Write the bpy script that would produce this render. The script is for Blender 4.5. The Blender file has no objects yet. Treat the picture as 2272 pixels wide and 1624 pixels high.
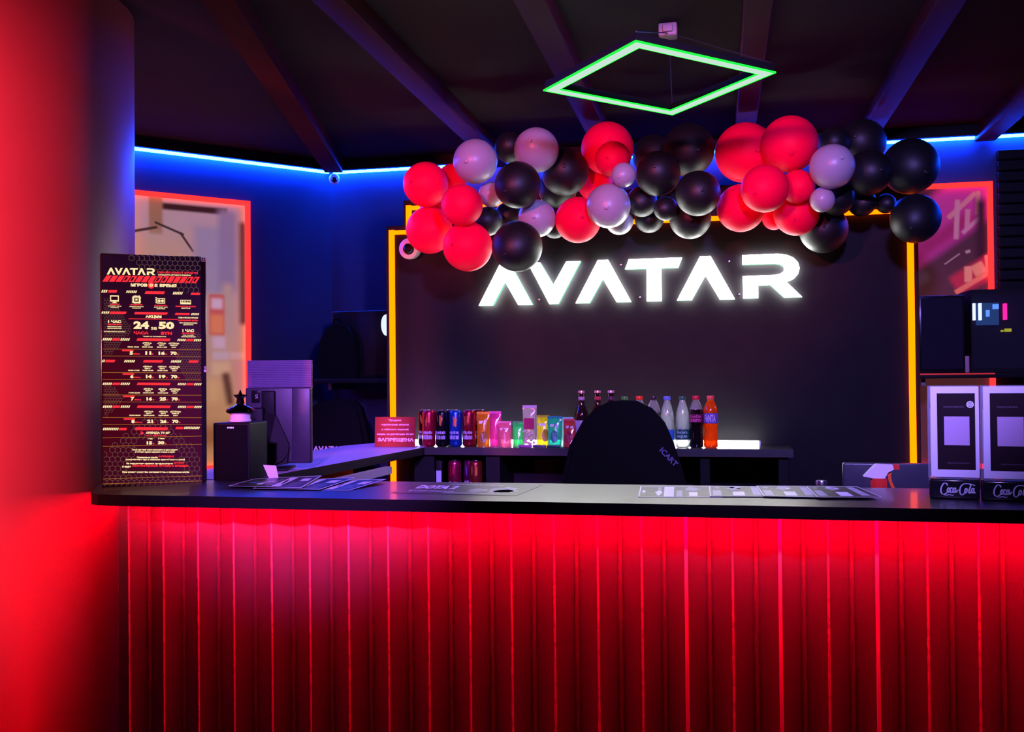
import bpy, bmesh, math, random
from mathutils import Vector, Matrix, Euler
from mathutils.geometry import tessellate_polygon
random.seed(7)
SC = bpy.context.scene
COL = SC.collection

# ------------------------------------------------------------------ camera
YAW, PITCH, ROLL = math.radians(11.86), math.atan(28 / 2200), 0.009
EYE = Vector((0, 0, 1.412))
fw = Vector((-math.sin(YAW) * math.cos(PITCH), math.cos(YAW) * math.cos(PITCH), math.sin(PITCH)))
rt = Vector((math.cos(YAW), math.sin(YAW), 0))
upv = rt.cross(fw)
cr, sr = math.cos(ROLL), math.sin(ROLL)
Rr, Uu = cr * rt - sr * upv, cr * upv + sr * rt
cam_data = bpy.data.cameras.new('camera')
cam_data.sensor_width = 36
cam_data.lens = 2200 / 2272 * 36
cam_data.clip_start = 0.05
cam = bpy.data.objects.new('camera', cam_data)
COL.objects.link(cam)
cam.matrix_world = Matrix(((Rr.x, Uu.x, -fw.x, EYE.x), (Rr.y, Uu.y, -fw.y, EYE.y), (Rr.z, Uu.z, -fw.z, EYE.z), (0, 0, 0, 1)))
SC.camera = cam

# ------------------------------------------------------------------ exposure, world, unseen lamps
SC.view_settings.view_transform = 'Standard'
SC.view_settings.look = 'None'
SC.view_settings.exposure = 0.0
SC.view_settings.gamma = 1.0
SC.view_settings.use_curve_mapping = False
world = bpy.data.worlds.new('world')
SC.world = world
world.use_nodes = True
world.node_tree.nodes['Background'].inputs[0].default_value = (0.5, 0.3, 0.8, 1)
world.node_tree.nodes['Background'].inputs[1].default_value = 0.006


def lamp(name, kind, loc, target, color, energy, size=0.3, size_y=None, cone=None, blend=0.6):
    d = bpy.data.lights.new(name, kind)
    d.color = color
    d.energy = energy
    if kind == 'AREA':
        d.size = size
        if size_y:
            d.shape = 'RECTANGLE'
            d.size_y = size_y
    else:
        d.shadow_soft_size = size
    if kind == 'SPOT':
        d.spot_size = math.radians(cone)
        d.spot_blend = blend
    o = bpy.data.objects.new(name, d)
    COL.objects.link(o)
    o.location = loc
    o.rotation_euler = (Vector(target) - Vector(loc)).to_track_quat('-Z', 'Y').to_euler()
    return o


# unseen lamps: violet hall light, red light on the column, and two added spots
lamp('violet_spot', 'SPOT', (0.3, 1.15, 2.5), (0.0, 4.0, 1.65), (0.33, 0.22, 1.0), 450, 0.10, cone=66, blend=0.5)
lamp('violet_spot', 'SPOT', (-0.5, -0.2, 2.6), (-1.25, 3.2, 1.2), (0.40, 0.13, 1.0), 1700, 0.10, cone=22, blend=0.6)  # added violet spot that brightens the side counter, monitor and left flyers
lamp('pink_balloon_fill', 'SPOT', (-1.3, -0.2, 2.5), (-0.45, 4.3, 2.3), (1.0, 0.10, 0.20), 680, 0.10, cone=27, blend=0.5)  # added pink spot to brighten the red balloons
lamp('red_spotlight', 'SPOT', (-2.5, -0.3, 1.7), (-2.95, 2.6, 1.6), (1.0, 0.10, 0.15), 1250, 0.15, cone=58, blend=0.5)


# ------------------------------------------------------------------ materials
def new_mat(name):
    m = bpy.data.materials.new(name)
    m.use_nodes = True
    nt = m.node_tree
    return m, nt, nt.nodes['Principled BSDF']


def mat(name, col, rough=0.5, metal=0.0, spec=0.5, emit=None, es=1.0, noise=0.0, scale=30.0, bump=0.0, coat=0.0, rvar=0.06, sss=0.0):
    m, nt, b = new_mat(name)
    b.inputs['Base Color'].default_value = (*col, 1)
    b.inputs['Metallic'].default_value = metal
    b.inputs['Specular IOR Level'].default_value = spec
    b.inputs['Coat Weight'].default_value = coat
    b.inputs['Coat Roughness'].default_value = 0.08
    if sss:
        b.inputs['Subsurface Weight'].default_value = sss
        b.inputs['Subsurface Radius'].default_value = (0.12, 0.01, 0.015)
        b.inputs['Subsurface Scale'].default_value = 1.0
    if emit:
        b.inputs['Emission Color'].default_value = (*emit, 1)
        b.inputs['Emission Strength'].default_value = es
    tc = nt.nodes.new('ShaderNodeTexCoord')
    n = nt.nodes.new('ShaderNodeTexNoise')
    n.inputs['Scale'].default_value = scale
    n.inputs['Detail'].default_value = 3
    nt.links.new(tc.outputs['Object'], n.inputs['Vector'])
    mr = nt.nodes.new('ShaderNodeMapRange')
    mr.inputs['To Min'].default_value = max(0.02, rough - rvar)
    mr.inputs['To Max'].default_value = min(1.0, rough + rvar)
    nt.links.new(n.outputs['Fac'], mr.inputs['Value'])
    nt.links.new(mr.outputs['Result'], b.inputs['Roughness'])
    if noise:
        mx = nt.nodes.new('ShaderNodeMix')
        mx.data_type = 'RGBA'
        mx.inputs[6].default_value = (*[c * (1 - noise) for c in col], 1)
        mx.inputs[7].default_value = (*[min(1, c * (1 + noise)) for c in col], 1)
        nt.links.new(n.outputs['Fac'], mx.inputs[0])
        nt.links.new(mx.outputs[2], b.inputs['Base Color'])
    if bump:
        bp = nt.nodes.new('ShaderNodeBump')
        bp.inputs['Strength'].default_value = bump
        bp.inputs['Distance'].default_value = 0.02
        nt.links.new(n.outputs['Fac'], bp.inputs['Height'])
        nt.links.new(bp.outputs['Normal'], b.inputs['Normal'])
    return m


def glow(name, col, strength=1.0):
    m = bpy.data.materials.new(name)
    m.use_nodes = True
    nt = m.node_tree
    nt.nodes.remove(nt.nodes['Principled BSDF'])
    e = nt.nodes.new('ShaderNodeEmission')
    e.inputs[0].default_value = (*col, 1)
    e.inputs[1].default_value = strength
    nt.links.new(e.outputs[0], nt.nodes['Material Output'].inputs[0])
    return m


def see_through(name, col, clear=0.5, gloss=0.12, rough=0.08, trans=0.5):
    """tinted film, liquid or clear plastic: transparent + translucent + diffuse with a glossy skin"""
    m = bpy.data.materials.new(name)
    m.use_nodes = True
    nt = m.node_tree
    nt.nodes.remove(nt.nodes['Principled BSDF'])
    N = nt.nodes.new
    d, t, tr, g = N('ShaderNodeBsdfDiffuse'), N('ShaderNodeBsdfTranslucent'), N('ShaderNodeBsdfTransparent'), N('ShaderNodeBsdfGlossy')
    for s in (d, t, tr):
        s.inputs[0].default_value = (*col, 1)
    g.inputs['Roughness'].default_value = rough
    m1, m2, m3 = N('ShaderNodeMixShader'), N('ShaderNodeMixShader'), N('ShaderNodeMixShader')
    m1.inputs[0].default_value = trans
    m2.inputs[0].default_value = clear
    lw = N('ShaderNodeLayerWeight')
    lw.inputs[0].default_value = 0.3
    mr = N('ShaderNodeMapRange')
    mr.inputs['To Min'].default_value = gloss * 0.4
    mr.inputs['To Max'].default_value = min(0.9, gloss * 4)
    L = nt.links.new
    L(d.outputs[0], m1.inputs[1]); L(t.outputs[0], m1.inputs[2])
    L(m1.outputs[0], m2.inputs[1]); L(tr.outputs[0], m2.inputs[2])
    L(lw.outputs['Fresnel'], mr.inputs['Value']); L(mr.outputs[0], m3.inputs[0])
    L(m2.outputs[0], m3.inputs[1]); L(g.outputs[0], m3.inputs[2])
    L(m3.outputs[0], nt.nodes['Material Output'].inputs[0])
    return m


def soft_print(name, base_lo, base_hi, z0, z1, patches, strength, albedo=0.6):
    """a blurred poster print: a vertical colour ramp with soft-edged patches (x, z, half width, half height, softness, angle, colour)"""
    m, nt, b = new_mat(name)
    N, L = nt.nodes.new, nt.links.new
    tc = N('ShaderNodeTexCoord')
    sep = N('ShaderNodeSeparateXYZ')
    L(tc.outputs['Object'], sep.inputs[0])
    X, Z = sep.outputs['X'], sep.outputs['Z']

    def math_(op, a, c=None, e=None):
        n = N('ShaderNodeMath')
        n.operation = op
        for i, v in enumerate((a, c, e)):
            if v is None:
                continue
            if isinstance(v, (int, float)):
                n.inputs[i].default_value = v
            else:
                L(v, n.inputs[i])
        return n.outputs[0]

    def mask(u, c, h, s):
        d = math_('ABSOLUTE', math_('SUBTRACT', u, c))
        n = N('ShaderNodeMapRange')
        n.interpolation_type = 'SMOOTHSTEP'
        n.inputs['From Min'].default_value = h + s
        n.inputs['From Max'].default_value = max(0, h - s)
        L(d, n.inputs['Value'])
        return n.outputs[0]

    r = N('ShaderNodeMapRange')
    r.inputs['From Min'].default_value = z0
    r.inputs['From Max'].default_value = z1
    L(Z, r.inputs['Value'])
    mx = N('ShaderNodeMix')
    mx.data_type = 'RGBA'
    L(r.outputs[0], mx.inputs[0])
    mx.inputs[6].default_value = (*base_lo, 1)
    mx.inputs[7].default_value = (*base_hi, 1)
    cur = mx.outputs[2]
    for (px, pz, hw, hh, s, ang, c) in patches:
        dx, dz = math_('SUBTRACT', X, px), math_('SUBTRACT', Z, pz)
        ca, sa = math.cos(ang), math.sin(ang)
        u = math_('MULTIPLY_ADD', dx, ca, math_('MULTIPLY', dz, sa))
        v = math_('MULTIPLY_ADD', dz, ca, math_('MULTIPLY', dx, -sa))
        k = math_('MULTIPLY', mask(u, 0.0, hw, s), mask(v, 0.0, hh, s))
        q = N('ShaderNodeMix')
        q.data_type = 'RGBA'
        L(k, q.inputs[0])
        L(cur, q.inputs[6])
        q.inputs[7].default_value = (*c, 1)
        cur = q.outputs[2]
    ns = N('ShaderNodeTexNoise')
    ns.inputs['Scale'].default_value = 6
    ns.inputs['Detail'].default_value = 4
    L(tc.outputs['Object'], ns.inputs['Vector'])
    q = N('ShaderNodeMix')
    q.data_type = 'RGBA'
    q.blend_type = 'OVERLAY'
    q.inputs[0].default_value = 0.35
    L(cur, q.inputs[6])
    L(ns.outputs['Color'], q.inputs[7])
    hs = N('ShaderNodeMix')
    hs.data_type = 'RGBA'
    hs.inputs[0].default_value = 0.7
    L(q.outputs[2], hs.inputs[6])
    L(cur, hs.inputs[7])
    L(hs.outputs[2], b.inputs['Base Color'])
    L(hs.outputs[2], b.inputs['Emission Color'])
    b.inputs['Emission Strength'].default_value = strength  # glow added to the print in place of light falling on it
    b.inputs['Roughness'].default_value = 0.5
    b.inputs['Specular IOR Level'].default_value = 0.2
    return m


def lin(r, g, b):
    f = lambda c: (c / 255 / 12.92) if c <= 10 else ((c / 255 + 0.055) / 1.055) ** 2.4
    return (f(r), f(g), f(b))


# ------------------------------------------------------------------ mesh building
class MB:
    """collects shapes into one mesh; M maps the coordinates given to it into the world"""
    def __init__(self, M=None):
        self.v, self.f, self.m, self.sm = [], [], [], []
        self.M = M or Matrix.Identity(4)

    def add(self, vs, fs, mi=0, smooth=False):
        o = len(self.v)
        self.v += [self.M @ Vector(p) for p in vs]
        for f in fs:
            self.f.append([i + o for i in f])
            self.m.append(mi)
            self.sm.append(smooth)
        return self

    def box(self, x0, x1, y0, y1, z0, z1, mi=0):
        vs = [(x, y, z) for z in (z0, z1) for y in (y0, y1) for x in (x0, x1)]
        return self.add(vs, [(0, 2, 3, 1), (4, 5, 7, 6), (0, 1, 5, 4), (2, 6, 7, 3), (0, 4, 6, 2), (1, 3, 7, 5)], mi)

    def rbox(self, x0, x1, y0, y1, z0, z1, r=0.01, mi=0, seg=3, smooth=True):
        bm = bmesh.new()
        bmesh.ops.create_cube(bm, size=1)
        for v in bm.verts:
            v.co = Vector((x0 + (v.co.x + .5) * (x1 - x0), y0 + (v.co.y + .5) * (y1 - y0), z0 + (v.co.z + .5) * (z1 - z0)))
        r = min(r, (x1 - x0) * .49, (y1 - y0) * .49, (z1 - z0) * .49)
        bmesh.ops.bevel(bm, geom=bm.edges[:], offset=r, segments=seg, affect='EDGES', profile=0.5)
        bm.verts.index_update()
        self.add([v.co[:] for v in bm.verts], [[v.index for v in f.verts] for f in bm.faces], mi, smooth)
        bm.free()
        return self

    def prism(self, poly, a0, a1, axis='y', mi=0, mside=None, smooth=False):
        """extrude a 2D polygon; axis y: poly in xz, axis z: poly in xy"""
        area = sum(poly[i][0] * poly[(i + 1) % len(poly)][1] - poly[(i + 1) % len(poly)][0] * poly[i][1] for i in range(len(poly)))
        if area < 0:
            poly = poly[::-1]
        n = len(poly)
        P = (lambda p, a: (p[0], a, p[1])) if axis == 'y' else ((lambda p, a: (p[0], p[1], a)) if axis == 'z' else (lambda p, a: (a, p[0], p[1])))
        vs = [P(p, a0) for p in poly] + [P(p, a1) for p in poly]
        tris = tessellate_polygon([[Vector((p[0], p[1], 0)) for p in poly]])
        cap0, cap1 = [], []
        for t in tris:
            a, b, c = [poly[i] for i in t]
            ccw = (b[0] - a[0]) * (c[1] - a[1]) - (b[1] - a[1]) * (c[0] - a[0]) > 0
            t = list(t) if ccw else list(t)[::-1]
            if axis == 'y':
                cap0.append(t); cap1.append([i + n for i in t[::-1]])
            else:
                cap0.append(t[::-1]); cap1.append([i + n for i in t])
        side = []
        for i in range(n):
            j = (i + 1) % n
            q = [i, j, j + n, i + n]
            side.append(q[::-1] if axis == 'y' else q)
        self.add(vs, cap0 + cap1, mi)
        o = len(self.v) - 2 * n
        for q in side:
            self.f.append([k + o for k in q]); self.m.append(mi if mside is None else mside); self.sm.append(smooth)
        return self

    def lathe(self, prof, c=(0, 0, 0), seg=32, mi=0, smooth=True, sx=1, sy=1, caps=True):
        vs, fs = [], []
        for (r, z) in prof:
            for k in range(seg):
                a = 2 * math.pi * k / seg
                vs.append((c[0] + r * math.cos(a) * sx, c[1] + r * math.sin(a) * sy, c[2] + z))
        for i in range(len(prof) - 1):
            for k in range(seg):
                k2 = (k + 1) % seg
                fs.append((i * seg + k, i * seg + k2, (i + 1) * seg + k2, (i + 1) * seg + k))
        if caps:
            if prof[0][0] > 1e-5:
                fs.append(tuple(range(seg))[::-1])
            if prof[-1][0] > 1e-5:
                fs.append(tuple(range((len(prof) - 1) * seg, len(prof) * seg)))
        return self.add(vs, fs, mi, smooth)

    def tube(self, pts, r, seg=10, mi=0, closed=False, smooth=True):
        pts = [Vector(p) for p in pts]
        n = len(pts)
        vs, fs = [], []
        prev = None
        for i, p in enumerate(pts):
            a = pts[(i - 1) % n] if (closed or i > 0) else p
            b = pts[(i + 1) % n] if (closed or i < n - 1) else p
            t = (b - a).normalized()
            if prev is None:
                h = Vector((0, 0, 1)) if abs(t.z) < .9 else Vector((1, 0, 0))
                u = t.cross(h).normalized()
            else:
                u = (prev - t * prev.dot(t)).normalized()
            prev = u
            w = t.cross(u)
            rr = r[i] if isinstance(r, (list, tuple)) else r
            for k in range(seg):
                an = 2 * math.pi * k / seg
                vs.append(p + u * (rr * math.cos(an)) + w * (rr * math.sin(an)))
        m = n if closed else n - 1
        for i in range(m):
            for k in range(seg):
                k2, i2 = (k + 1) % seg, (i + 1) % n
                fs.append((i * seg + k, i * seg + k2, i2 * seg + k2, i2 * seg + k))
        if not closed:
            fs += [tuple(range(seg))[::-1], tuple(range((n - 1) * seg, n * seg))]
        return self.add(vs, fs, mi, smooth)

    def bar(self, a, b, w, h, mi=0, up=(0, 0, 1)):
        """square bar from a to b, w across, h along up"""
        a, b = Vector(a), Vector(b)
        t = (b - a).normalized()
        s = t.cross(Vector(up)).normalized()
        u = s.cross(t)
        vs = [p + s * (i * w / 2) + u * (j * h / 2) for p in (a, b) for i, j in ((-1, -1), (1, -1), (1, 1), (-1, 1))]
        return self.add(vs, [(0, 1, 2, 3), (7, 6, 5, 4), (0, 4, 5, 1), (1, 5, 6, 2), (2, 6, 7, 3), (3, 7, 4, 0)], mi)

    def build(self, name, mats, parent=None, loc=None, fix=True):
        if not isinstance(mats, (list, tuple)):
            mats = [mats]
        off = Vector(loc) if loc is not None else (WORLD[parent.name] if parent else Vector((0, 0, 0)))
        me = bpy.data.meshes.new(name)
        me.from_pydata([tuple(p - off) for p in self.v], [], self.f)
        for x in mats:
            me.materials.append(x)
        me.polygons.foreach_set('material_index', self.m)
        me.polygons.foreach_set('use_smooth', self.sm)
        me.update()
        if fix:
            bm = bmesh.new()
            bm.from_mesh(me)
            bmesh.ops.recalc_face_normals(bm, faces=bm.faces[:])
            bm.to_mesh(me)
            bm.free()
        if any(self.sm):
            try:
                me.set_sharp_from_angle(angle=math.radians(42))
            except Exception:
                pass
        o = bpy.data.objects.new(name, me)
        COL.objects.link(o)
        o.location = off - (WORLD[parent.name] if parent else Vector((0, 0, 0)))
        WORLD[o.name] = off
        if parent:
            o.parent = parent
        return o


WORLD = {}


def tag(o, label, cat, group=None, kind=None):
    if label:
        o['label'] = label
    if cat:
        o['category'] = cat
    if group:
        o['group'] = group
    if kind:
        o['kind'] = kind
    return o


def thing(name, label, cat, loc, group=None, kind=None):
    o = bpy.data.objects.new(name, None)
    COL.objects.link(o)
    o.location = loc
    o.empty_display_size = 0.05
    WORLD[o.name] = Vector(loc)
    return tag(o, label, cat, group, kind)


def copy_tree(o, loc, label, scale=None, rot=None):
    kids = [k for k in bpy.data.objects if k.parent == o]
    c = o.copy()
    COL.objects.link(c)
    c.location = loc
    if scale:
        c.scale = (scale,) * 3 if isinstance(scale, (int, float)) else scale
    if rot:
        c.rotation_euler = rot
    c['label'] = label
    WORLD[c.name] = Vector(loc)
    for k in kids:
        subs = [s for s in bpy.data.objects if s.parent == k]
        kc = k.copy()
        COL.objects.link(kc)
        kc.parent = c
        for s in subs:
            sc_ = s.copy()
            COL.objects.link(sc_)
            sc_.parent = kc
    return c


def frame(o, x, z=(0, 0, 1)):
    """matrix whose x axis runs along x and z along z (right handed; -y looks at the viewer)"""
    x = Vector(x).normalized()
    z = Vector(z).normalized()
    y = z.cross(x).normalized()
    z = x.cross(y)
    o = Vector(o)
    return Matrix(((x.x, y.x, z.x, o.x), (x.y, y.y, z.y, o.y), (x.z, y.z, z.z, o.z), (0, 0, 0, 1)))


TEXT = {}


def text_mesh(s, bold=0.0):
    if (s, bold) in TEXT:
        return TEXT[(s, bold)]
    c = bpy.data.curves.new('lettering', 'FONT')
    c.body = s
    c.offset = bold
    c.resolution_u = 2
    o = bpy.data.objects.new('lettering', c)
    COL.objects.link(o)
    dg = bpy.context.evaluated_depsgraph_get()
    me = bpy.data.meshes.new_from_object(o.evaluated_get(dg))
    vs = [(v.co.x, v.co.y) for v in me.vertices]
    fs = [tuple(p.vertices) for p in me.polygons]
    bpy.data.objects.remove(o)
    bpy.data.curves.remove(c)
    bpy.data.meshes.remove(me)
    x0, x1 = min(v[0] for v in vs), max(v[0] for v in vs)
    y0, y1 = min(v[1] for v in vs), max(v[1] for v in vs)
    TEXT[(s, bold)] = ([((x - x0) / (x1 - x0), (y - y0) / (y1 - y0)) for x, y in vs], fs)
    return TEXT[(s, bold)]


class Print:
    """flat artwork: polygons in (u, v), lifted by small steps, mapped by fn(u, v, lift) into the world"""
    def __init__(self, fn, step=0.00025):
        self.mb = MB()
        self.fn, self.step = fn, step

    def poly(self, pts, mi, lv=1):
        tris = tessellate_polygon([[Vector((p[0], p[1], 0)) for p in pts]])
        self.mb.add([self.fn(p[0], p[1], lv * self.step) for p in pts], [tuple(t) for t in tris], mi)

    def rect(self, x0, y0, x1, y1, mi, lv=1, slant=0.0):
        self.mb.add([self.fn(x0, y1, lv * self.step), self.fn(x1, y1, lv * self.step), self.fn(x1 + slant, y0, lv * self.step),
                     self.fn(x0 + slant, y0, lv * self.step)], [(0, 1, 2, 3)], mi)

    def line(self, a, b, w, mi, lv=1):
        dx, dy = b[0] - a[0], b[1] - a[1]
        l = math.hypot(dx, dy) or 1
        nx, ny = -dy / l * w / 2, dx / l * w / 2
        self.mb.add([self.fn(x, y, lv * self.step) for x, y in ((a[0] + nx, a[1] + ny), (b[0] + nx, b[1] + ny), (b[0] - nx, b[1] - ny), (a[0] - nx, a[1] - ny))],
                    [(0, 1, 2, 3)], mi)

    def disc(self, x, y, r, mi, lv=1, n=20, ry=None):
        ry = ry or r
        self.mb.add([self.fn(x + r * math.cos(6.2832 * k / n), y + ry * math.sin(6.2832 * k / n), lv * self.step) for k in range(n)], [tuple(range(n))], mi)

    def text(self, s, x0, y0, x1, y1, mi, lv=2, bold=0.0, flip=True, lean=0.0):
        """text fitted into the box; y0 is the top edge when flip (y runs down)"""
        vs, fs = text_mesh(s, bold)
        out = []
        for (u, v) in vs:
            x = x0 + u * (x1 - x0) + lean * (v - .5)
            y = (y1 + v * (y0 - y1)) if flip else (y0 + v * (y1 - y0))
            out.append(self.fn(x, y, lv * self.step))
        self.mb.add(out, fs, mi)

    def ribbon(self, pts, w, mi, lv=2, closed=False, n=6):
        P = [Vector((p[0], p[1])) for p in pts]
        S = []
        m = len(P)
        for i in range(m if closed else m - 1):
            p0 = P[(i - 1) % m] if (closed or i > 0) else P[i]
            p1, p2 = P[i], P[(i + 1) % m]
            p3 = P[(i + 2) % m] if (closed or i + 2 < m) else p2
            for k in range(n):
                t = k / n
                S.append(0.5 * ((2 * p1) + (p2 - p0) * t + (2 * p0 - 5 * p1 + 4 * p2 - p3) * t * t + (3 * p1 - p0 - 3 * p2 + p3) * t ** 3))
        if not closed:
            S.append(P[-1])
        vs, fs = [], []
        q = len(S)
        for i, p in enumerate(S):
            a, b = (S[(i - 1) % q], S[(i + 1) % q]) if closed else (S[max(0, i - 1)], S[min(q - 1, i + 1)])
            t = (b - a)
            t = t.normalized() if t.length > 1e-9 else Vector((1, 0))
            ww = w if not isinstance(w, (tuple, list)) else w[0] + (w[1] - w[0]) * abs(t.y)
            nrm = Vector((-t.y, t.x)) * ww / 2
            for s_ in (1, -1):
                c = p + nrm * s_
                vs.append(self.fn(c.x, c.y, lv * self.step))
        for i in range(q if closed else q - 1):
            j = (i + 1) % q
            fs.append((2 * i, 2 * i + 1, 2 * j + 1, 2 * j))
        self.mb.add(vs, fs, mi)

    def build(self, name, mats, parent=None, loc=None):
        return self.mb.build(name, mats, parent, loc, fix=False)

# ------------------------------------------------------------------ shared materials
M_wall = mat('wall_paint_slate', (0.018, 0.026, 0.055), 0.6, spec=0.2, noise=0.15, scale=4)
M_plaster = mat('charcoal_plaster', (0.014, 0.013, 0.015), 0.8, spec=0.15, noise=0.35, scale=7, bump=0.35)
M_ceil = mat('ceiling_black_paint', (0.018, 0.012, 0.012), 0.8, spec=0.2, noise=0.2, scale=3)
M_beam = mat('beam_dark_paint', (0.06, 0.006, 0.009), 0.7, spec=0.1, noise=0.2, scale=3)
M_floor = mat('dark_floor', (0.03, 0.03, 0.035), 0.35, noise=0.3, scale=5)
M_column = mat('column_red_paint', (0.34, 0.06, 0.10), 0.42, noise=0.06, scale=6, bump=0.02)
M_top = mat('black_laminate', (0.016, 0.015, 0.017), 0.34, spec=1.0, noise=0.2, scale=60, rvar=0.03, coat=0.2)
M_edge = mat('black_edge_band', (0.012, 0.009, 0.010), 0.45, spec=0.15)
M_panel = mat('fluted_panel_paint', (0.046, 0.033, 0.040), 0.36, noise=0.12, scale=3, rvar=0.04)
M_streak = mat('pale_highlight', (0.30, 0.27, 0.26), 0.3)  # pale strips added for the brighter highlights on three ridges
M_ridge = mat('ridge_highlight', (0.20, 0.15, 0.16), 0.28)  # paler lines added for the highlights along the ridges
M_groove = mat('groove_glow_line', (0.07, 0.042, 0.045), 0.35)  # lighter lines added for the soft red glow in the grooves
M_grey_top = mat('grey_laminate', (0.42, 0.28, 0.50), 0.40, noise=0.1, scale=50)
M_dark = mat('matte_black_plastic', (0.007, 0.007, 0.008), 0.5, spec=0.15)
M_black = mat('black_fabric', (0.004, 0.0035, 0.0035), 0.7, spec=0.06, noise=0.3, scale=90)
M_gloss = mat('gloss_black_plastic', (0.01, 0.01, 0.012), 0.15)
M_metal = mat('grey_metal', (0.4, 0.4, 0.42), 0.3, metal=1.0)
M_white = mat('white_plastic', (0.75, 0.74, 0.75), 0.4)
M_paper = mat('white_paper', (0.74, 0.72, 0.76), 0.55)
M_ink = mat('black_print', (0.012, 0.01, 0.012), 0.32)
M_cord = mat('black_cord', (0.01, 0.01, 0.01), 0.5)

G_neon = glow('amber_neon', (6.0, 0.50, 0.0))
G_red = glow('red_neon', (3.6, 0.05, 0.05))
G_blue = glow('blue_led', (0.80, 20.0, 420.0))
G_green = glow('green_led_rim', (0.02, 3.0, 0.08))
G_gcore = glow('pale_green_led', (0.60, 0.78, 0.68))
G_sign = glow('white_lit_acrylic', (28.0, 28.2, 27.4))
G_sside = glow('letter_return', (0.25, 0.8, 0.5))
G_bar = glow('white_led_bar', (22.0, 22.0, 20.5))
G_side = glow('red_end_led', (130.0, 0.0, 3.4))
G_under = glow('red_counter_led', (620.0, 0.0, 10.0))

# ------------------------------------------------------------------ the setting
def struct(o):
    o['kind'] = 'structure'
    return o

struct(MB().box(-5, 4, -3, 6, -0.06, 0).build('floor', M_floor))
struct(MB().box(-5, 4, -3, 6, 2.66, 2.72).build('ceiling', M_ceil))
struct(MB().box(-2.195, 4, 5.40, 5.55, 0, 2.66).build('wall_back', M_wall))
LW = frame((-2.195, 5.40, 0), (0.678, 0.735, 0))
struct(MB(LW).box(-3.6, 0.02, 0, 0.15, 0, 2.66).build('wall_left', M_wall))
struct(MB().box(3.9, 4.0, -3, 5.4, 0, 2.66).build('wall_right', M_wall))
for i, (xa, xb) in enumerate(((-1.23, -1.13), (-0.62, -0.52), (0.085, 0.178), (0.68, 0.775), (1.27, 1.37))):
    struct(MB().rbox(xa, xb, -2.0, 5.38, 2.588, 2.668, 0.006).build('ceiling_beam', M_beam))
struct(MB().bar((-2.13, 5.28, 2.628), (-0.60, -0.8, 2.628), 0.10, 0.08).build('ceiling_beam', M_beam))
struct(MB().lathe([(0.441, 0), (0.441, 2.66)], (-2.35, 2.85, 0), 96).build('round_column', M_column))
# dark partition that carries the sign, with a step at its upper left
struct(MB().prism([(-1.63, 0), (0.875, 0), (0.875, 2.305), (-1.537, 2.305), (-1.537, 2.180), (-1.63, 2.180)],
                  4.72, 4.82).build('partition_wall', M_plaster))
# boxes added above the blue led line, lips keep its light off the ceiling
struct(MB().box(-2.15, 4, 5.325, 5.399, 2.622, 2.66).box(-2.12, 4, 5.295, 5.3245, 2.605, 2.66).build('led_shield_1', M_dark))
struct(MB(LW).box(-3.6, -0.03, -0.075, -0.001, 2.622, 2.66).box(-3.6, -0.08, -0.105, -0.0755, 2.606, 2.66).build('led_shield_2', M_dark))

# ------------------------------------------------------------------ light lines
t = thing('led_strip', 'bright blue LED line along the top of the back and left walls', 'led strip', (-2.195, 5.38, 2.607))
MB().box(-2.17, 3.9, 5.366, 5.380, 2.602, 2.618).build('light_line', G_blue, t)
MB(LW).box(-3.5, -0.03, -0.034, -0.020, 2.602, 2.618).build('light_line', G_blue, t)

w = 0.013
t = thing('neon_light', 'amber neon line with a stepped corner framing the dark wall of the white logo sign', 'neon light', (-1.597, 4.71, 1.0))
P_ = [(-1.597, 0.3), (-1.597, 2.145), (-1.507, 2.145), (-1.507, 2.264), (-0.44, 2.264), (-0.44, 2.150), (0.839, 2.150), (0.842, 0.3)]
for (a, b) in zip(P_[:-1], P_[1:]):
    if abs(a[0] - b[0]) < 0.01:
        x = (a[0] + b[0]) / 2
        z0, z1 = min(a[1], b[1]), max(a[1], b[1])
        MB().box(x - w, x + w, 4.704, 4.719, z0 - w, z1 + w).build('neon_line', G_neon, t)
    else:
        MB().box(min(a[0], b[0]) + w, max(a[0], b[0]) - w, 4.704, 4.719, a[1] - w * .75, a[1] + w * .75).build('neon_line', G_neon, t)

# framed prints on the left and back walls
L0 = LW @ Vector((0, 0, 0))
def wall_print(o_xy, ang, x0, x1, z0, z1, m, label, nlabel, sides):
    Mx = Matrix.Translation((o_xy[0], o_xy[1], 0)) @ Matrix.Rotation(ang, 4, 'Z')
    p = MB().box(x0, x1, -0.012, -0.001, z0, z1).build('wall_poster', m)
    p.matrix_world = Mx
    tag(p, label, 'poster')
    e = 0.012
    n = thing('neon_light', nlabel, 'neon light', Mx @ Vector(((x0 + x1) / 2, -0.02, z0)))
    q = {'t': (x0 - e, x1 + e, z1 - e, z1 + e), 'r': (x1 - e, x1 + e, z0, z1 - e), 'l': (x0 - e, x0 + e, z0, z1 - e), 'b': (x0 + e, x1 - e, z0 - e, z0 + e)}
    for s in sides:
        a = q[s]
        MB(Mx).box(a[0], a[1], -0.032, -0.013, a[2], a[3]).build('neon_line', G_red, n)


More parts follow.
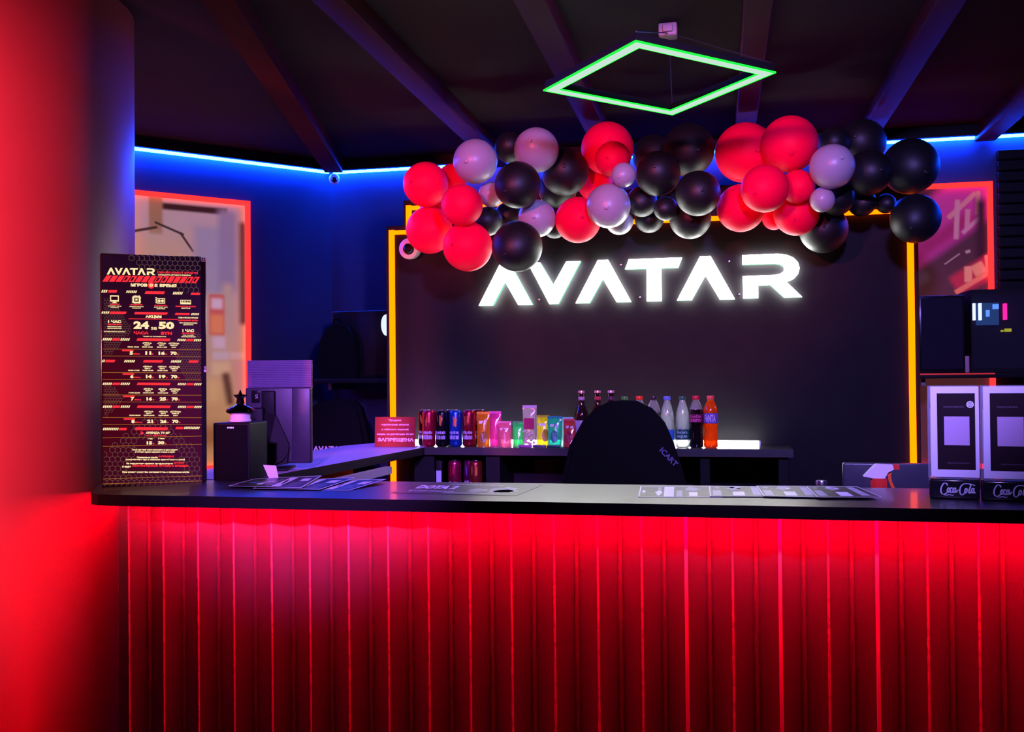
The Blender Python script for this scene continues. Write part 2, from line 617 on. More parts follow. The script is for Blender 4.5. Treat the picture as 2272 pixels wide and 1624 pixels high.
PL = [  # x along the wall, z, half width, half height, softness, angle, colour
    (-0.82, 2.33, 0.20, 0.018, 0.01, 0, lin(60, 30, 24)),
    (-1.0, 2.28, 0.035, 0.10, 0.012, 0, lin(165, 110, 80)),
    (-1.02, 1.97, 0.20, 0.20, 0.08, 0, lin(200, 150, 120)),
    (-0.93, 2.215, 0.08, 0.006, 0.004, -0.35, lin(70, 45, 40)),
    (-0.84, 2.15, 0.06, 0.006, 0.004, -0.95, lin(70, 45, 40)),
    (-1.06, 2.20, 0.07, 0.007, 0.005, 0.25, lin(70, 45, 40)),
    (-0.70, 2.06, 0.10, 0.18, 0.03, 0, lin(165, 138, 142)),
    (-0.62, 2.12, 0.05, 0.22, 0.03, 0, lin(150, 122, 130)),
    (-0.535, 2.0, 0.02, 0.28, 0.02, 0, lin(95, 60, 60)),
    (-0.62, 1.80, 0.03, 0.14, 0.03, 0, lin(190, 150, 120)),
    (-0.68, 1.77, 0.042, 0.11, 0.012, 0, lin(205, 92, 70)),
    (-0.68, 1.83, 0.030, 0.028, 0.015, 0, lin(220, 175, 165)),
    (-0.68, 1.72, 0.035, 0.05, 0.015, 0, lin(235, 130, 75)),
    (-0.67, 1.62, 0.034, 0.03, 0.015, 0, lin(215, 170, 160)),
    (-0.66, 1.55, 0.045, 0.022, 0.012, 0, lin(205, 165, 150)),
    (-0.57, 1.55, 0.04, 0.018, 0.012, 0, lin(215, 165, 140)),
    (-0.66, 1.48, 0.05, 0.035, 0.018, 0, lin(222, 170, 120)),
    (-0.62, 1.37, 0.022, 0.09, 0.02, 0.18, lin(105, 65, 45)),
    (-0.55, 1.40, 0.03, 0.12, 0.03, 0, lin(205, 140, 125)),
    (-0.70, 1.36, 0.03, 0.06, 0.03, 0, lin(220, 165, 105)),
    (-0.66, 1.12, 0.2, 0.06, 0.05, 0, lin(170, 105, 60)),
]
wall_print(L0, math.atan2(0.735, 0.678), -1.6, -0.51, 0.95, 2.385,
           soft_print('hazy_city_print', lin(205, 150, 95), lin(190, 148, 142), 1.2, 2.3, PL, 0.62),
           'hazy beige poster of buildings on the left wall inside the red neon frame',
           'red neon frame on the left wall around the beige poster', 'trlb')
PR = [
    (1.06, 2.16, 0.42, 0.13, 0.03, 0.62, lin(175, 45, 115)),
    (0.98, 2.02, 0.34, 0.035, 0.03, 0.62, lin(150, 30, 80)),
    (1.21, 2.27, 0.09, 0.012, 0.006, 0.75, lin(190, 105, 110)),
    (1.185, 2.20, 0.012, 0.10, 0.006, -0.05, lin(185, 110, 125)),
    (1.235, 2.20, 0.012, 0.05, 0.006, -0.05, lin(185, 105, 120)),
    (1.255, 2.17, 0.06, 0.010, 0.006, 0.75, lin(185, 110, 130)),
    (1.285, 2.28, 0.010, 0.06, 0.006, -0.05, lin(185, 105, 110)),
    (1.30, 2.10, 0.02, 0.20, 0.03, 0, lin(48, 20, 28)),
    (1.16, 2.00, 0.045, 0.004, 0.002, 0.62, lin(150, 110, 110)),
    (1.235, 2.035, 0.012, 0.008, 0.003, 0.3, lin(160, 120, 120)),
    (1.29, 1.93, 0.14, 0.055, 0.02, 0.55, lin(185, 40, 60)),
    (1.235, 1.92, 0.018, 0.04, 0.006, 0.0, lin(225, 130, 100)),
    (1.285, 1.945, 0.03, 0.03, 0.008, 0.5, lin(225, 125, 95)),
    (1.335, 1.97, 0.018, 0.045, 0.006, 0.1, lin(225, 125, 95)),
    (1.25, 1.875, 0.09, 0.012, 0.006, 0.55, lin(230, 110, 85)),
    (1.0, 1.9, 0.05, 0.03, 0.02, 0.5, lin(95, 55, 70)),
]
wall_print((0, 5.399), 0, 0.45, 1.34, 0.95, 2.372,
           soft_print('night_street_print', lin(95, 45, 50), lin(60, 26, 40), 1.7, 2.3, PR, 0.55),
           'dark pink diagonal poster on the back wall beside the tall amber neon line',
           'red neon frame around the dark pink poster on the back wall', 'trlb')

t = thing('pendant_light', 'green glowing square pendant frame hanging under the ceiling', 'pendant light', (-0.2, 3.377, 2.41))
cs = [Vector(c) for c in ((-0.591, 3.383, 2.41), (-0.235, 2.947, 2.41), (0.191, 3.363, 2.41), (-0.167, 3.815, 2.41))]
cc = sum(cs, Vector()) / 4
q_out = cs
q_in = [cc + (c - cc) * 0.85 for c in cs]
q_core_o = [cc + (c - cc) * 0.978 for c in cs]
q_core_i = [cc + (c - cc) * 0.862 for c in cs]
def ring(o, i, z0, z1):
    vs = [(p.x, p.y, z) for z in (z0, z1) for r in (o, i) for p in r]
    fs = []
    for k in range(4):
        j = (k + 1) % 4
        fs += [(k, j, 4 + j, 4 + k), (8 + k, 12 + k, 12 + j, 8 + j), (k, 8 + k, 8 + j, j), (4 + k, 4 + j, 12 + j, 12 + k)]
    return MB().add(vs, fs)
ring(q_out, q_core_o, 2.410, 2.4145).build('light_rim', G_green, t)
ring(q_core_i, q_in, 2.410, 2.4145).build('light_rim', G_green, t)
ring(q_core_o, q_core_i, 2.4098, 2.4144).build('diffuser', G_gcore, t)
ring([cc + (c - cc) * 0.985 for c in cs], [cc + (c - cc) * 0.875 for c in cs], 2.415, 2.440).build('housing', M_dark, t)
tag(MB().rbox(-0.2, -0.135, 3.51, 3.57, 2.615, 2.66, 0.006).rbox(-0.185, -0.15, 3.498, 3.51, 2.625, 2.65, 0.003).build('junction_box', mat('dusty_box', (0.35, 0.22, 0.22), 0.6), None, (-0.166, 3.54, 2.66)),
    'small square junction box on the ceiling above the green pendant', 'junction box')
for k in range(4):
    MB().tube([cs[k] * 0.97 + cc * 0.03 + Vector((0, 0, 0.034)), Vector((-0.166, 3.54, 2.62)) + (cs[k] - cc) * .08], 0.0022, 6).build('hanging_wire', M_cord, t)

# ------------------------------------------------------------------ logo sign
LOGO = {
    0: [(-1.141, 1.766), (-1.033, 1.967), (-0.985, 1.967), (-0.877, 1.766), (-0.946, 1.766), (-1.009, 1.878), (-1.072, 1.766)],
    1: [(-0.897, 1.966), (-0.838, 1.966), (-0.774, 1.857), (-0.711, 1.966), (-0.643, 1.966), (-0.752, 1.766), (-0.794, 1.766)],
    2: [(-0.668, 1.767), (-0.560, 1.968), (-0.512, 1.968), (-0.405, 1.767), (-0.473, 1.767), (-0.537, 1.879), (-0.602, 1.767)],
    3: [(-0.414, 1.967), (-0.168, 1.967), (-0.186, 1.921), (-0.264, 1.921), (-0.264, 1.768), (-0.332, 1.768), (-0.332, 1.921), (-0.432, 1.921)],
    4: [(-0.193, 1.768), (-0.086, 1.969), (-0.038, 1.969), (0.069, 1.768), (0.002, 1.768), (-0.062, 1.880), (-0.126, 1.768)],
    5: [(0.105, 1.969), (0.262, 1.969), (0.300, 1.964), (0.330, 1.950), (0.350, 1.928), (0.357, 1.902), (0.350, 1.876), (0.330, 1.853), (0.299, 1.840),
        (0.367, 1.770), (0.288, 1.770), (0.228, 1.828), (0.174, 1.828), (0.174, 1.770), (0.107, 1.770), (0.106, 1.872), (0.246, 1.873), (0.272, 1.878),
        (0.287, 1.888), (0.290, 1.900), (0.285, 1.912), (0.270, 1.921), (0.248, 1.925), (0.105, 1.925)],
}
LX0, LX1, LZ0, LZ1 = -1.141, 0.367, 1.766, 1.969
def logo2d(x0, y0, x1, y1):
    """the six letters fitted into a box; y0 is the baseline, y1 the top"""
    return [[(x0 + (p[0] - LX0) / (LX1 - LX0) * (x1 - x0), y0 + (p[1] - LZ0) / (LZ1 - LZ0) * (y1 - y0)) for p in LOGO[k]] for k in range(6)]
t = thing('logo_sign', 'big white illuminated AVATAR lettering on the dark wall behind the bar', 'sign', (-0.39, 4.70, 1.766))
for k in range(6):
    MB().prism(LOGO[k], 4.662, 4.700, 'y', 0, 1).build('letter', [G_sign, G_sside], t)
for (x, z) in ((-0.456, 1.948), (0.047, 1.948), (-0.852, 1.792), (-0.368, 1.791), (0.09, 1.792)):
    m_ = Matrix.Translation((x, 4.7195, z)) @ Matrix.Rotation(math.pi / 2, 4, 'X')
    MB(m_).lathe([(0.006, 0), (0.006, 0.012), (0.004, 0.015), (0, 0.0155)], seg=14).build('standoff', M_metal, t)

# dome cameras
def dome(loc, direction, r, label):
    q = Vector(direction).to_track_quat('Z', 'Y').to_matrix().to_4x4()
    Mx = Matrix.Translation(loc) @ q
    t = thing('dome_camera', label, 'security camera', loc)
    MB(Mx).lathe([(r * .9, -r * .95), (r, -r * .8), (r, 0.0), (r * .93, r * .28), (r * .72, r * .5), (r * .55, r * .56)], seg=36).build('housing', M_white, t)
    MB(Mx).lathe([(r * .55, r * .5), (r * .5, r * .72), (r * .36, r * .9), (r * .18, r * 1.0), (0, r * 1.03)], seg=32).build('lens', M_gloss, t)
dome((-1.490, 4.665, 2.055), (0.12, -1, -0.15), 0.052, 'white dome camera with black eye below the left corner of the amber neon')
dome((-2.14, 5.31, 2.556), (0.4, -1, -0.4), 0.03, 'tiny white camera in the room corner under the blue LED line')

# ------------------------------------------------------------------ bar counters
t = thing('bar_counter', 'long black bar counter with red-lit fluted front in the foreground', 'bar counter', (-0.1, 2.7, 0))
left = [(-1.60, 2.467), (-1.66, 2.468), (-1.705, 2.474), (-1.735, 2.490), (-1.755, 2.516), (-1.79, 2.575), (-1.857, 2.70), (-1.868, 2.74), (-1.868, 2.872)]
MB().prism(left[::-1] + [(1.75, 2.467), (1.75, 2.905), (-1.46, 2.905), (-1.46, 2.872)], 1.069, 1.100, 'z', 0, 1).build('countertop', [M_top, M_edge], t)
ridges = [-1.618, -1.512, -1.407, -1.301, -1.190, -1.080, -0.970, -0.860, -0.750, -0.639, -0.529, -0.418, -0.307, -0.197, -0.088, 0.024, 0.136, 0.248, 0.359, 0.472, 0.584, 0.695, 0.806, 0.917, 1.03, 1.14, 1.25, 1.36, 1.47, 1.58]
FY = 2.565
ridges = [x * FY / 2.49 for x in ridges]
prof = [(-1.722, FY + 0.045), (-1.716, FY + 0.02), (-1.708, FY + 0.012)]
for i, x in enumerate(ridges):
    prof += [(x - 0.0035, FY), (x + 0.0035, FY)]
    nx = ridges[i + 1] if i + 1 < len(ridges) else x + 0.11
    mid = (x + nx) / 2
    d_ = 0.019
    prof += [(mid - 0.0055, FY + d_ - .003), (mid - 0.004, FY + d_), (mid + 0.004, FY + d_), (mid + 0.0055, FY + d_ - .003)]
prof += [(1.69, FY + .02), (1.69, FY + 0.06), (-1.722, FY + 0.06)]
MB().prism(prof, 0.05, 1.068, 'z', 0).build('fluted_front', M_panel, t)
for i, x in enumerate(ridges[:-4]):
    if i not in (14, 16, 18):
        MB().lathe([(0.0030, 0.05), (0.0030, 1.066)], (x, FY - 0.0003, 0), 12).build('ridge_highlight_line', M_ridge, t)
    mid = (x + ridges[i + 1]) / 2
    MB().lathe([(0.0058, 0.05), (0.0058, 1.066)], (mid, FY + 0.0165, 0), 12).build('groove_glow_line', M_groove, t)
for x in (ridges[14], ridges[16], ridges[18]):
    MB().rbox(x - 0.0045, x + 0.0045, FY - 0.004, FY - 0.0002, 0.05, 1.066, 0.0015).build('highlight_strip', M_streak, t)
MB().box(-1.75, -1.7225, 2.64, 2.86, 0.0, 1.068).build('end_panel', M_dark, t)
MB().box(-1.70, 1.69, 2.66, 2.70, 0.0, 1.068).build('inner_panel', M_dark, t)
MB().box(-1.64, 1.69, FY + .005, 2.66, 0.0, 0.05).build('plinth', M_dark, t)
MB().prism([(-1.64, 2.490), (1.70, 2.490), (1.70, 2.504), (-1.64, 2.504)], 1.0664, 1.0685, 'z').build('led_strip', G_under, t)
MB().prism([(-1.65, 2.490), (-1.69, 2.497), (-1.722, 2.528), (-1.838, 2.72), (-1.845, 2.86), (-1.828, 2.86), (-1.822, 2.725), (-1.711, 2.537), (-1.684, 2.510), (-1.65, 2.503)], 1.0664, 1.0685, 'z').build('led_strip', G_side, t)

t = thing('side_counter', 'dark side counter running back from the bar, glowing violet on top', 'counter', (-1.6, 3.7, 0))
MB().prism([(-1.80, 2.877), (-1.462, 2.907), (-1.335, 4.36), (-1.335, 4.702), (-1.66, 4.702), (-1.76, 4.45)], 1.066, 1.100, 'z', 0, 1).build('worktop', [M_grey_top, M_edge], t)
MB().box(-1.72, -1.69, 2.95, 4.4, 0, 1.065).build('side_panel', M_dark, t)
MB().bar((-1.415, 3.02, 1.035), (-1.36, 3.95, 1.035), 0.03, 0.03, 0).build('drawer_rail', mat('violet_grey_rail', (0.3, 0.26, 0.3), 0.5), t)
MB().box(-1.69, -1.46, 2.95, 2.98, 0, 1.065).build('divider', M_dark, t)

t = thing('back_counter', 'dark back counter under the logo sign holding drinks and snacks', 'counter', (-0.5, 4.55, 0))
MB().box(-1.333, 0.30, 4.375, 4.715, 1.066, 1.100).build('worktop', [M_top], t)
for (a, b) in ((-1.39, -1.295), (-1.05, -0.985), (-0.09, -0.05), (0.24, 0.28)):
    MB().box(a, b, 4.40, 4.70, 0, 1.065).build('upright', M_dark, t)
MB().box(-1.294, -1.051, 4.40, 4.70, 0.845, 0.868).build('shelf', M_dark, t)
MB().box(-0.984, -0.091, 4.40, 4.70, 0.60, 0.62).build('shelf', M_dark, t)
t = thing('light_bar', 'white linear light bar lying along the wall behind the bottles', 'light bar', (-0.7, 4.66, 1.1))
MB().rbox(-1.57, 0.168, 4.640, 4.668, 1.1005, 1.119, 0.004).build('diffuser', G_bar, t)
MB().box(0.169, 0.176, 4.640, 4.668, 1.1005, 1.119).build('end_cap', M_white, t)

t = thing('work_desk', 'low dark staff desk hidden behind the right part of the bar', 'desk', (0.1, 3.1, 0))
MB().box(-0.9, 1.2, 2.93, 3.32, 0.82, 0.85).build('desktop', M_dark, t)
for x in (-0.86, 1.12):
    for y in (2.95, 3.26):
        MB().box(x, x + 0.04, y, y + 0.04, 0, 0.819).build('leg', M_dark, t)

# ------------------------------------------------------------------ balloons
M_bal = {'r': mat('red_latex', (0.92, 0.0, 0.045), 0.55, spec=0.08, scale=8, sss=0.5), 's': mat('pearl_grey_latex', (0.36, 0.34, 0.37), 0.36, metal=0.0, scale=8),
         'k': mat('black_latex', (0.006, 0.006, 0.006), 0.5, spec=0.4, scale=8)}
BN = {'r': 'red', 's': 'pearl', 'k': 'black'}
proto = {}
bprof = []
for k in range(25):
    a = math.pi * k / 24
    r_, z_ = math.sin(a), -math.cos(a)
    z_ = z_ if z_ > 0 else z_ * 1.08
    bprof.append((max(r_ * (1 - 0.05 * max(0, -z_)), 0.0), z_))
bprof[0] = (0.0, bprof[0][1]); bprof[-1] = (0.0, bprof[-1][1])
BALL = [  # x, y, z, radius, colour, label
    (-1.289, 4.282, 2.290, 0.101, 'r', 'leftmost balloon of the garland, large, red, level with the blue LED line'),
    (-1.203, 4.418, 2.337, 0.069, 'r', 'small red balloon tucked between the leftmost red balloon and the first pearl balloon'),
    (-1.038, 4.200, 2.363, 0.097, 's', 'large pearl balloon, leftmost of the big pearl ones on the upper edge'),
    (-0.896, 4.260, 2.430, 0.067, 'k', 'black balloon mostly hidden between the two big upper pearl balloons'),
    (-0.767, 4.203, 2.398, 0.097, 's', 'large pearl balloon standing highest on the left half, catching green light'),
    (-1.086, 4.146, 2.164, 0.090, 'r', 'dark-centred red balloon just under the leftmost pearl balloon'),
    (-0.991, 4.300, 2.234, 0.056, 's', 'small pearl balloon squeezed between a red and a black balloon at left'),
    (-0.834, 4.123, 2.235, 0.099, 'k', 'front black balloon below the two big upper pearl balloons'),
    (-0.668, 4.365, 2.332, 0.106, 'k', 'large black balloon between the upper pearl balloon and the two stacked red ones'),
    (-0.732, 4.552, 2.298, 0.092, 'k', 'black balloon peeping out under the large black one, right of the front black balloon'),
    (-1.301, 4.378, 2.098, 0.108, 'r', 'large red balloon right beside the white dome camera'),
    (-1.301, 4.522, 2.223, 0.086, 'r', 'red balloon buried in the middle of the left red cluster'),
    (-1.089, 4.253, 1.999, 0.110, 'r', 'lowest balloon of the left red cluster, with a pale lit underside'),
    (-1.019, 4.351, 2.124, 0.066, 'k', 'small black balloon between the red cluster and the big low black balloon'),
    (-0.848, 4.167, 1.979, 0.109, 'k', 'big low black balloon touching the first letter of the sign'),
    (-0.956, 4.500, 2.166, 0.067, 'k', 'small black balloon hidden above the big low black balloon'),
    (-0.782, 4.283, 2.115, 0.083, 's', 'pearl balloon with white underside, right above the letter V of the sign'),
    (-0.739, 4.500, 2.111, 0.056, 'k', 'black balloon peeping between the low pearl balloon and the oval red balloon'),
    (-0.483, 4.418, 2.439, 0.117, 'r', 'big red balloon with a yellow-green rim, behind a smaller darker red one'),
    (-0.441, 4.243, 2.350, 0.076, 'r', 'smaller dark red balloon in front of the green-rimmed big red balloon'),
    (-0.556, 4.548, 2.311, 0.082, 'r', 'red balloon above the oval red one and left of the bright pearl balloon'),
    (-0.605, 4.325, 2.108, 0.101, 'r', 'oval red balloon hanging low at the middle with pale underside'),
    (-0.389, 4.167, 2.263, 0.052, 's', 'small pearl balloon above the bright pearl one, in front of black balloons'),
    (-0.458, 4.206, 2.143, 0.094, 's', 'bright pearl balloon at the centre of the garland, lowest front one'),
    (-0.436, 4.450, 2.116, 0.063, 's', 'white balloon half hidden behind the bright central pearl balloon'),
    (-0.287, 4.524, 2.418, 0.094, 'k', 'black balloon with green rim peeping behind the upper middle black pair'),
    (-0.252, 4.281, 2.286, 0.096, 'k', 'front black balloon with green rim, right of the small central pearl balloon'),
    (-0.330, 4.391, 2.188, 0.068, 'k', 'black balloon just right of the bright central pearl balloon'),
    (-0.222, 4.300, 2.137, 0.052, 'k', 'smallest black balloon, low in the middle above the sign letter T'),
    (-0.306, 4.509, 2.132, 0.067, 'k', 'black balloon low behind the smallest black one, over the letter T'),
    (-0.126, 4.395, 2.406, 0.115, 'k', 'largest black balloon with a bright green rim at the top middle'),
    (-0.083, 4.200, 2.178, 0.094, 'k', 'front black balloon with grey underside, left of the right red cluster'),
    (-0.121, 4.400, 2.107, 0.091, 'k', 'lowest black balloon at the middle, under the grey-bottomed front black one'),
    (0.117, 4.434, 2.389, 0.130, 'r', 'largest red balloon, upper left of the right red cluster'),
    (0.293, 4.266, 2.377, 0.117, 'r', 'highest red balloon of the garland, top of the right cluster'),
    (0.184, 4.128, 2.171, 0.096, 'r', 'front red balloon at the centre of the right red cluster'),
    (0.095, 4.350, 2.133, 0.102, 'r', 'red balloon at the lower left of the right red cluster'),
    (0.320, 4.215, 2.189, 0.069, 'r', 'small darker red balloon on the right cluster beside the violet-lit pearl balloon'),
    (0.324, 4.353, 2.103, 0.096, 'r', 'lowest red balloon of the right cluster with white glowing underside'),
    (0.240, 4.500, 2.108, 0.052, 'r', 'red balloon peeping between the two lowest red balloons at right'),
    (0.484, 4.396, 2.400, 0.069, 'k', 'small black balloon above the violet-lit pearl balloon'),
    (0.611, 4.504, 2.419, 0.102, 'k', 'highest black balloon on the right, behind the small black one'),
    (0.446, 4.128, 2.247, 0.089, 's', 'large violet-lit pearl balloon, rightmost of the pearl ones'),
    (0.412, 4.179, 2.124, 0.050, 's', 'small pearl balloon under the large violet-lit pearl balloon'),
    (0.608, 4.294, 2.248, 0.093, 'k', 'front black balloon directly right of the violet-lit pearl balloon'),
    (0.488, 4.356, 2.158, 0.072, 'k', 'black balloon beside the small pearl balloon at right'),
    (0.600, 4.446, 2.151, 0.060, 'k', 'black balloon low behind others at right, over the orange neon glimpse'),
    (0.789, 4.400, 2.286, 0.116, 'k', 'big black balloon at the right end of the garland crossing the blue LED line'),
    (0.447, 4.497, 2.051, 0.104, 'k', 'lowest black balloon at right, under the white-bottomed red one'),
    (0.699, 4.454, 2.143, 0.042, 'k', 'tiniest black balloon, near the right end over the amber neon'),
    (0.787, 4.300, 2.051, 0.100, 'k', 'bottom right black balloon with red-lit underside above the tall amber neon'),
]
for i, (x, y, z, r, c, lab) in enumerate(BALL):
    rot = (math.radians(90 if i in (5, 37) else random.uniform(-100, -60)), 0, random.uniform(-.5, .5))
    if c not in proto:
        b = MB().lathe(bprof, seg=48).build('balloon', M_bal[c])
        MB().lathe([(0.0, -1.20), (0.075, -1.18), (0.05, -1.14), (0.04, -1.10), (0.10, -1.055)], seg=14, caps=False).build('knot', M_bal[c], b)
        tag(b, lab, 'balloon', 'balloon garland over the sign')
        b.location, b.scale, b.rotation_euler = (x, y, z), (r,) * 3, rot
        proto[c] = b
    else:
        copy_tree(proto[c], (x, y, z), lab, r, rot)

# ------------------------------------------------------------------ price board (vertical screen)
B0 = Vector((-1.809, 2.642, 1.1005))
BU = Vector((0.245, 0.181, 0)).normalized()
BW, BH = 0.3046, 0.698
BM = frame(B0, BU)
t = thing('price_board', 'tall vertical screen with red and cream price list at the left end of the bar', 'screen', B0)
MB(BM).rbox(0, BW, 0, 0.032, 0, BH, 0.004).build('bezel', M_gloss, t)
MB(BM).rbox(0.09, 0.22, 0.0325, 0.09, 0.0, 0.012, 0.004).rbox(0.13, 0.18, 0.033, 0.055, 0.012, 0.35, 0.004).build('stand', M_dark, t)
def bfn(x, y, l):
    f = (x - 222) / 236
    top, bot = 565 + 5.5 * f, 1080.7 - 11.7 * f
    v = (bot - y) / (bot - top)
    return BM @ Vector((BW * f, -0.0006 - l, BH * v))
m, nt, b_ = new_mat('screen_dark_red')
tc = nt.nodes.new('ShaderNodeTexCoord'); sp = nt.nodes.new('ShaderNodeSeparateXYZ'); mr = nt.nodes.new('ShaderNodeMapRange'); cr_ = nt.nodes.new('ShaderNodeValToRGB')
nt.links.new(tc.outputs['Object'], sp.inputs[0]); nt.links.new(sp.outputs['Z'], mr.inputs['Value'])
mr.inputs['From Max'].default_value = BH
nt.links.new(mr.outputs[0], cr_.inputs[0])
e = cr_.color_ramp.elements
e[0].position, e[0].color = 0.0, (*lin(58, 6, 22), 1)
e[1].position, e[1].color = 1.0, (*lin(14, 6, 30), 1)
for p_, c_ in ((0.25, lin(66, 0, 12)), (0.5, lin(62, 2, 16)), (0.75, lin(34, 4, 30))):
    k = e.new(p_); k.color = (*c_, 1)
nt.links.new(cr_.outputs[0], b_.inputs['Emission Color'])
b_.inputs['Emission Strength'].default_value = 1.0
b_.inputs['Base Color'].default_value = (0.005, 0.005, 0.008, 1)
b_.inputs['Roughness'].default_value = 0.25
M_scr = m
pr = Print(bfn)
pr.rect(226, 569, 446, 1076, 0, 0)
pr.build('display', [M_scr], t)
G_cream = glow('cream_pixels', lin(255, 226, 168), 1.15)
G_pred = glow('red_pixels', lin(255, 48, 60), 1.1)
G_hex = glow('hex_lines', lin(120, 92, 84), 0.8)
G_bg = glow('dark_pixels', lin(45, 4, 26), 1.0)
G_gold = glow('gold_lines', lin(190, 120, 40), 0.9)
CR, RD, HX, BG, GD = 0, 1, 2, 3, 4
pr = Print(bfn)

def hexes(x0, y0, x1, y1, r, test=lambda x, y: True):
    dx, dy = r * math.sqrt(3), r * 1.5
    row = 0
    y = y0
    while y < y1:
        x = x0 + (dx / 2 if row % 2 else 0)
        while x < x1:
            if test(x, y):
                pts = [(x + r * math.sin(math.pi * k / 3), y + r * math.cos(math.pi * k / 3)) for k in range(6)]
                for k in range(6):
                    if k < 3 or not test(x - dx, y):
                        if all(225 < p[0] < 446 for p in (pts[k], pts[(k + 1) % 6])):
                            pr.line(pts[k], pts[(k + 1) % 6], 0.85 if r > 5 else 0.6, HX, 0.5)
            x += dx
        y += dy
        row += 1
hexes(290, 575, 446, 612, 6.6, lambda x, y: y < 606 and x > 288 + (y - 572) * .6)
hexes(395, 634, 446, 652, 6.6, lambda x, y: x > 392 + (y - 634) * .5)
hexes(229, 668, 285, 790, 3.4, lambda x, y: x < 290 - abs(y - 730) * .75)
hexes(385, 740, 444, 846, 3.4, lambda x, y: x > 432 - (y - 730) * .8 and x > 388 + max(0, y - 800) * .5)
hexes(229, 858, 268, 925, 3.4, lambda x, y: x < 270 - abs(y - 885) * .9)
hexes(229, 928, 446, 1072, 6.8, lambda x, y: abs(x - 336) < (y - 915) * 1.15 and not (975 < y < 1056 and abs(x - 343) < 40 + (y - 975) * .35))

def stripes(x0, x1, y0, y1):
    n = max(2, int((x1 - x0) / 3.6))
    s = (x1 - x0) / n
    for k in range(n):
        pr.rect(x0 + k * s, y0, x0 + k * s + s * .68, y1, CR, 1, 2.2)
def bar_(x0, x1, y0, y1):
    pr.rect(x0, y0, x1 - 2.5, y1, RD, 1, 2.5)
def tl(s, x0, x1, y, h, mi=CR, bold=0.0):
    pr.text(s, x0, y - h / 2, x1, y + h / 2, mi, 2, bold + (0.03 if h < 5 else 0.015))

for poly in logo2d(236, 612.5, 342, 597):
    pr.poly(poly, CR, 2)
tl('ПРАЙС-ЛИСТ БУДНИ', 348, 438.5, 605.6, 6, RD, 0.03)
tl('СТОИМОСТЬ ИГРОВОГО ВРЕМЕНИ', 348.5, 423, 611.4, 3, CR, 0.03)
pat = 'sssoosssoosssoo'
for k, c in enumerate(pat):
    x = 226.3 + k * 14.05
    pr.rect(x, 614.3, x + 11.6, 628.4, RD, 1, 9.5)
    if c == 'o':
        pr.rect(x + 4.4, 617.6, x + 9.0, 625.2, BG, 1.6, 5.2)
pr.disc(333, 634.6, 7.6, RD, 1.2)
tl('ИГРОВ', 288, 324.5, 634.6, 7.0, CR, 0.05)
tl('О', 329, 337, 634.6, 6.6, CR, 0.06)
tl('Е', 341, 347.5, 634.8, 6.8, CR, 0.05)
tl('ВРЕМЯ', 352, 390, 634.8, 7.0, CR, 0.05)
stripes(224, 237, 646.5, 652.5); bar_(238, 259, 646.5, 652.5); stripes(277.5, 301, 647, 652.5); bar_(318.5, 364, 648, 654); stripes(381, 403.5, 648.5, 654.5); bar_(421.5, 445, 650, 655)
# icons: monitor, chip, graphics card, memory
pr.rect(243, 658.5, 262, 672, CR, 1); pr.rect(245.2, 661, 259.8, 668.6, BG, 1.5); pr.rect(250, 672, 255, 674, CR, 1); pr.rect(247.5, 674, 257.5, 675.5, CR, 1)
pr.rect(292.5, 659.5, 308.5, 674.5, CR, 1); pr.rect(295.5, 662.5, 305.5, 671.5, BG, 1.5); pr.rect(298, 665, 303, 669, CR, 2)
for k in range(5):
    for (xa, ya, xb, yb) in ((294.5 + k * 3, 657.8, 296 + k * 3, 659.6), (294.5 + k * 3, 674.4, 296 + k * 3, 676), (290.6, 661 + k * 3, 292.6, 662.4 + k * 3), (308.4, 661 + k * 3, 310.3, 662.4 + k * 3)):
        pr.rect(xa, ya, xb, yb, CR, 1)
pr.rect(345, 663, 364, 675, CR, 1); pr.rect(346.6, 664.8, 362.4, 673.2, BG, 1.5); pr.disc(350.8, 669, 3.2, CR, 2); pr.disc(358.2, 669, 3.2, CR, 2)
for k in range(4):
    pr.rect(342.5, 661 + k * 3.6, 345, 663 + k * 3.6, CR, 1)
pr.rect(398.5, 666, 423, 676, CR, 1)
for k in range(6):
    pr.rect(400.5 + k * 3.7, 667.6, 403 + k * 3.7, 672, BG, 1.5)
for (a, b, c, d, y, w1, w2) in ((242, 264, 238.5, 267.5, 678, 'МОНИТОР', 'ИГРОВОЙ ЭКРАН'), (286.5, 314, 285, 316, 678.6, 'ПРОЦЕССОР', 'МОЩНЫЙ И БЫСТРЫЙ'), (340, 369, 339, 370, 679.4, 'ВИДЕОКАРТА', 'ДЛЯ ВСЕХ ИГР'), (387.5, 434, 401, 421, 680.6, 'ОПЕРАТИВНАЯ ПАМЯТЬ', 'БЫСТРАЯ')):
    tl(w1, a, b, y, 3.0, RD, 0.05)
    tl(w2, c, d, y + 3.9, 2.6, CR, 0.03)
    if w1[0] != 'О':
        tl(w2[:7], c + 6, d - 6, y + 7.2, 2.4, CR, 0.03)
stripes(224, 241, 694, 699); bar_(241.5, 279, 694, 699.5); bar_(295, 370.5, 694.5, 699.5); bar_(385.5, 421, 695, 699.8); stripes(422.5, 441, 695, 699.8)
tl('АКЦИИ', 320, 356, 704.6, 7.2, CR, 0.05)
pr.rect(283, 708.7, 392, 710.4, RD, 1)
tl('1 ЧАС', 238.5, 267, 716.2, 6.8, CR, 0.05)
tl('БЕСПЛАТНО', 238, 268, 722.8, 3.4, RD, 0.05)
for y in (727.4, 731.2):
    tl('ИМЕНИННИКАМ КЛУБА', 237, 268, y, 2.6, CR, 0.02)
tl('ПРИ ПРЕДЪЯВЛЕНИИ ДОКУМЕНТА', 229.5, 276.5, 738.6, 2.8, CR, 0.02)
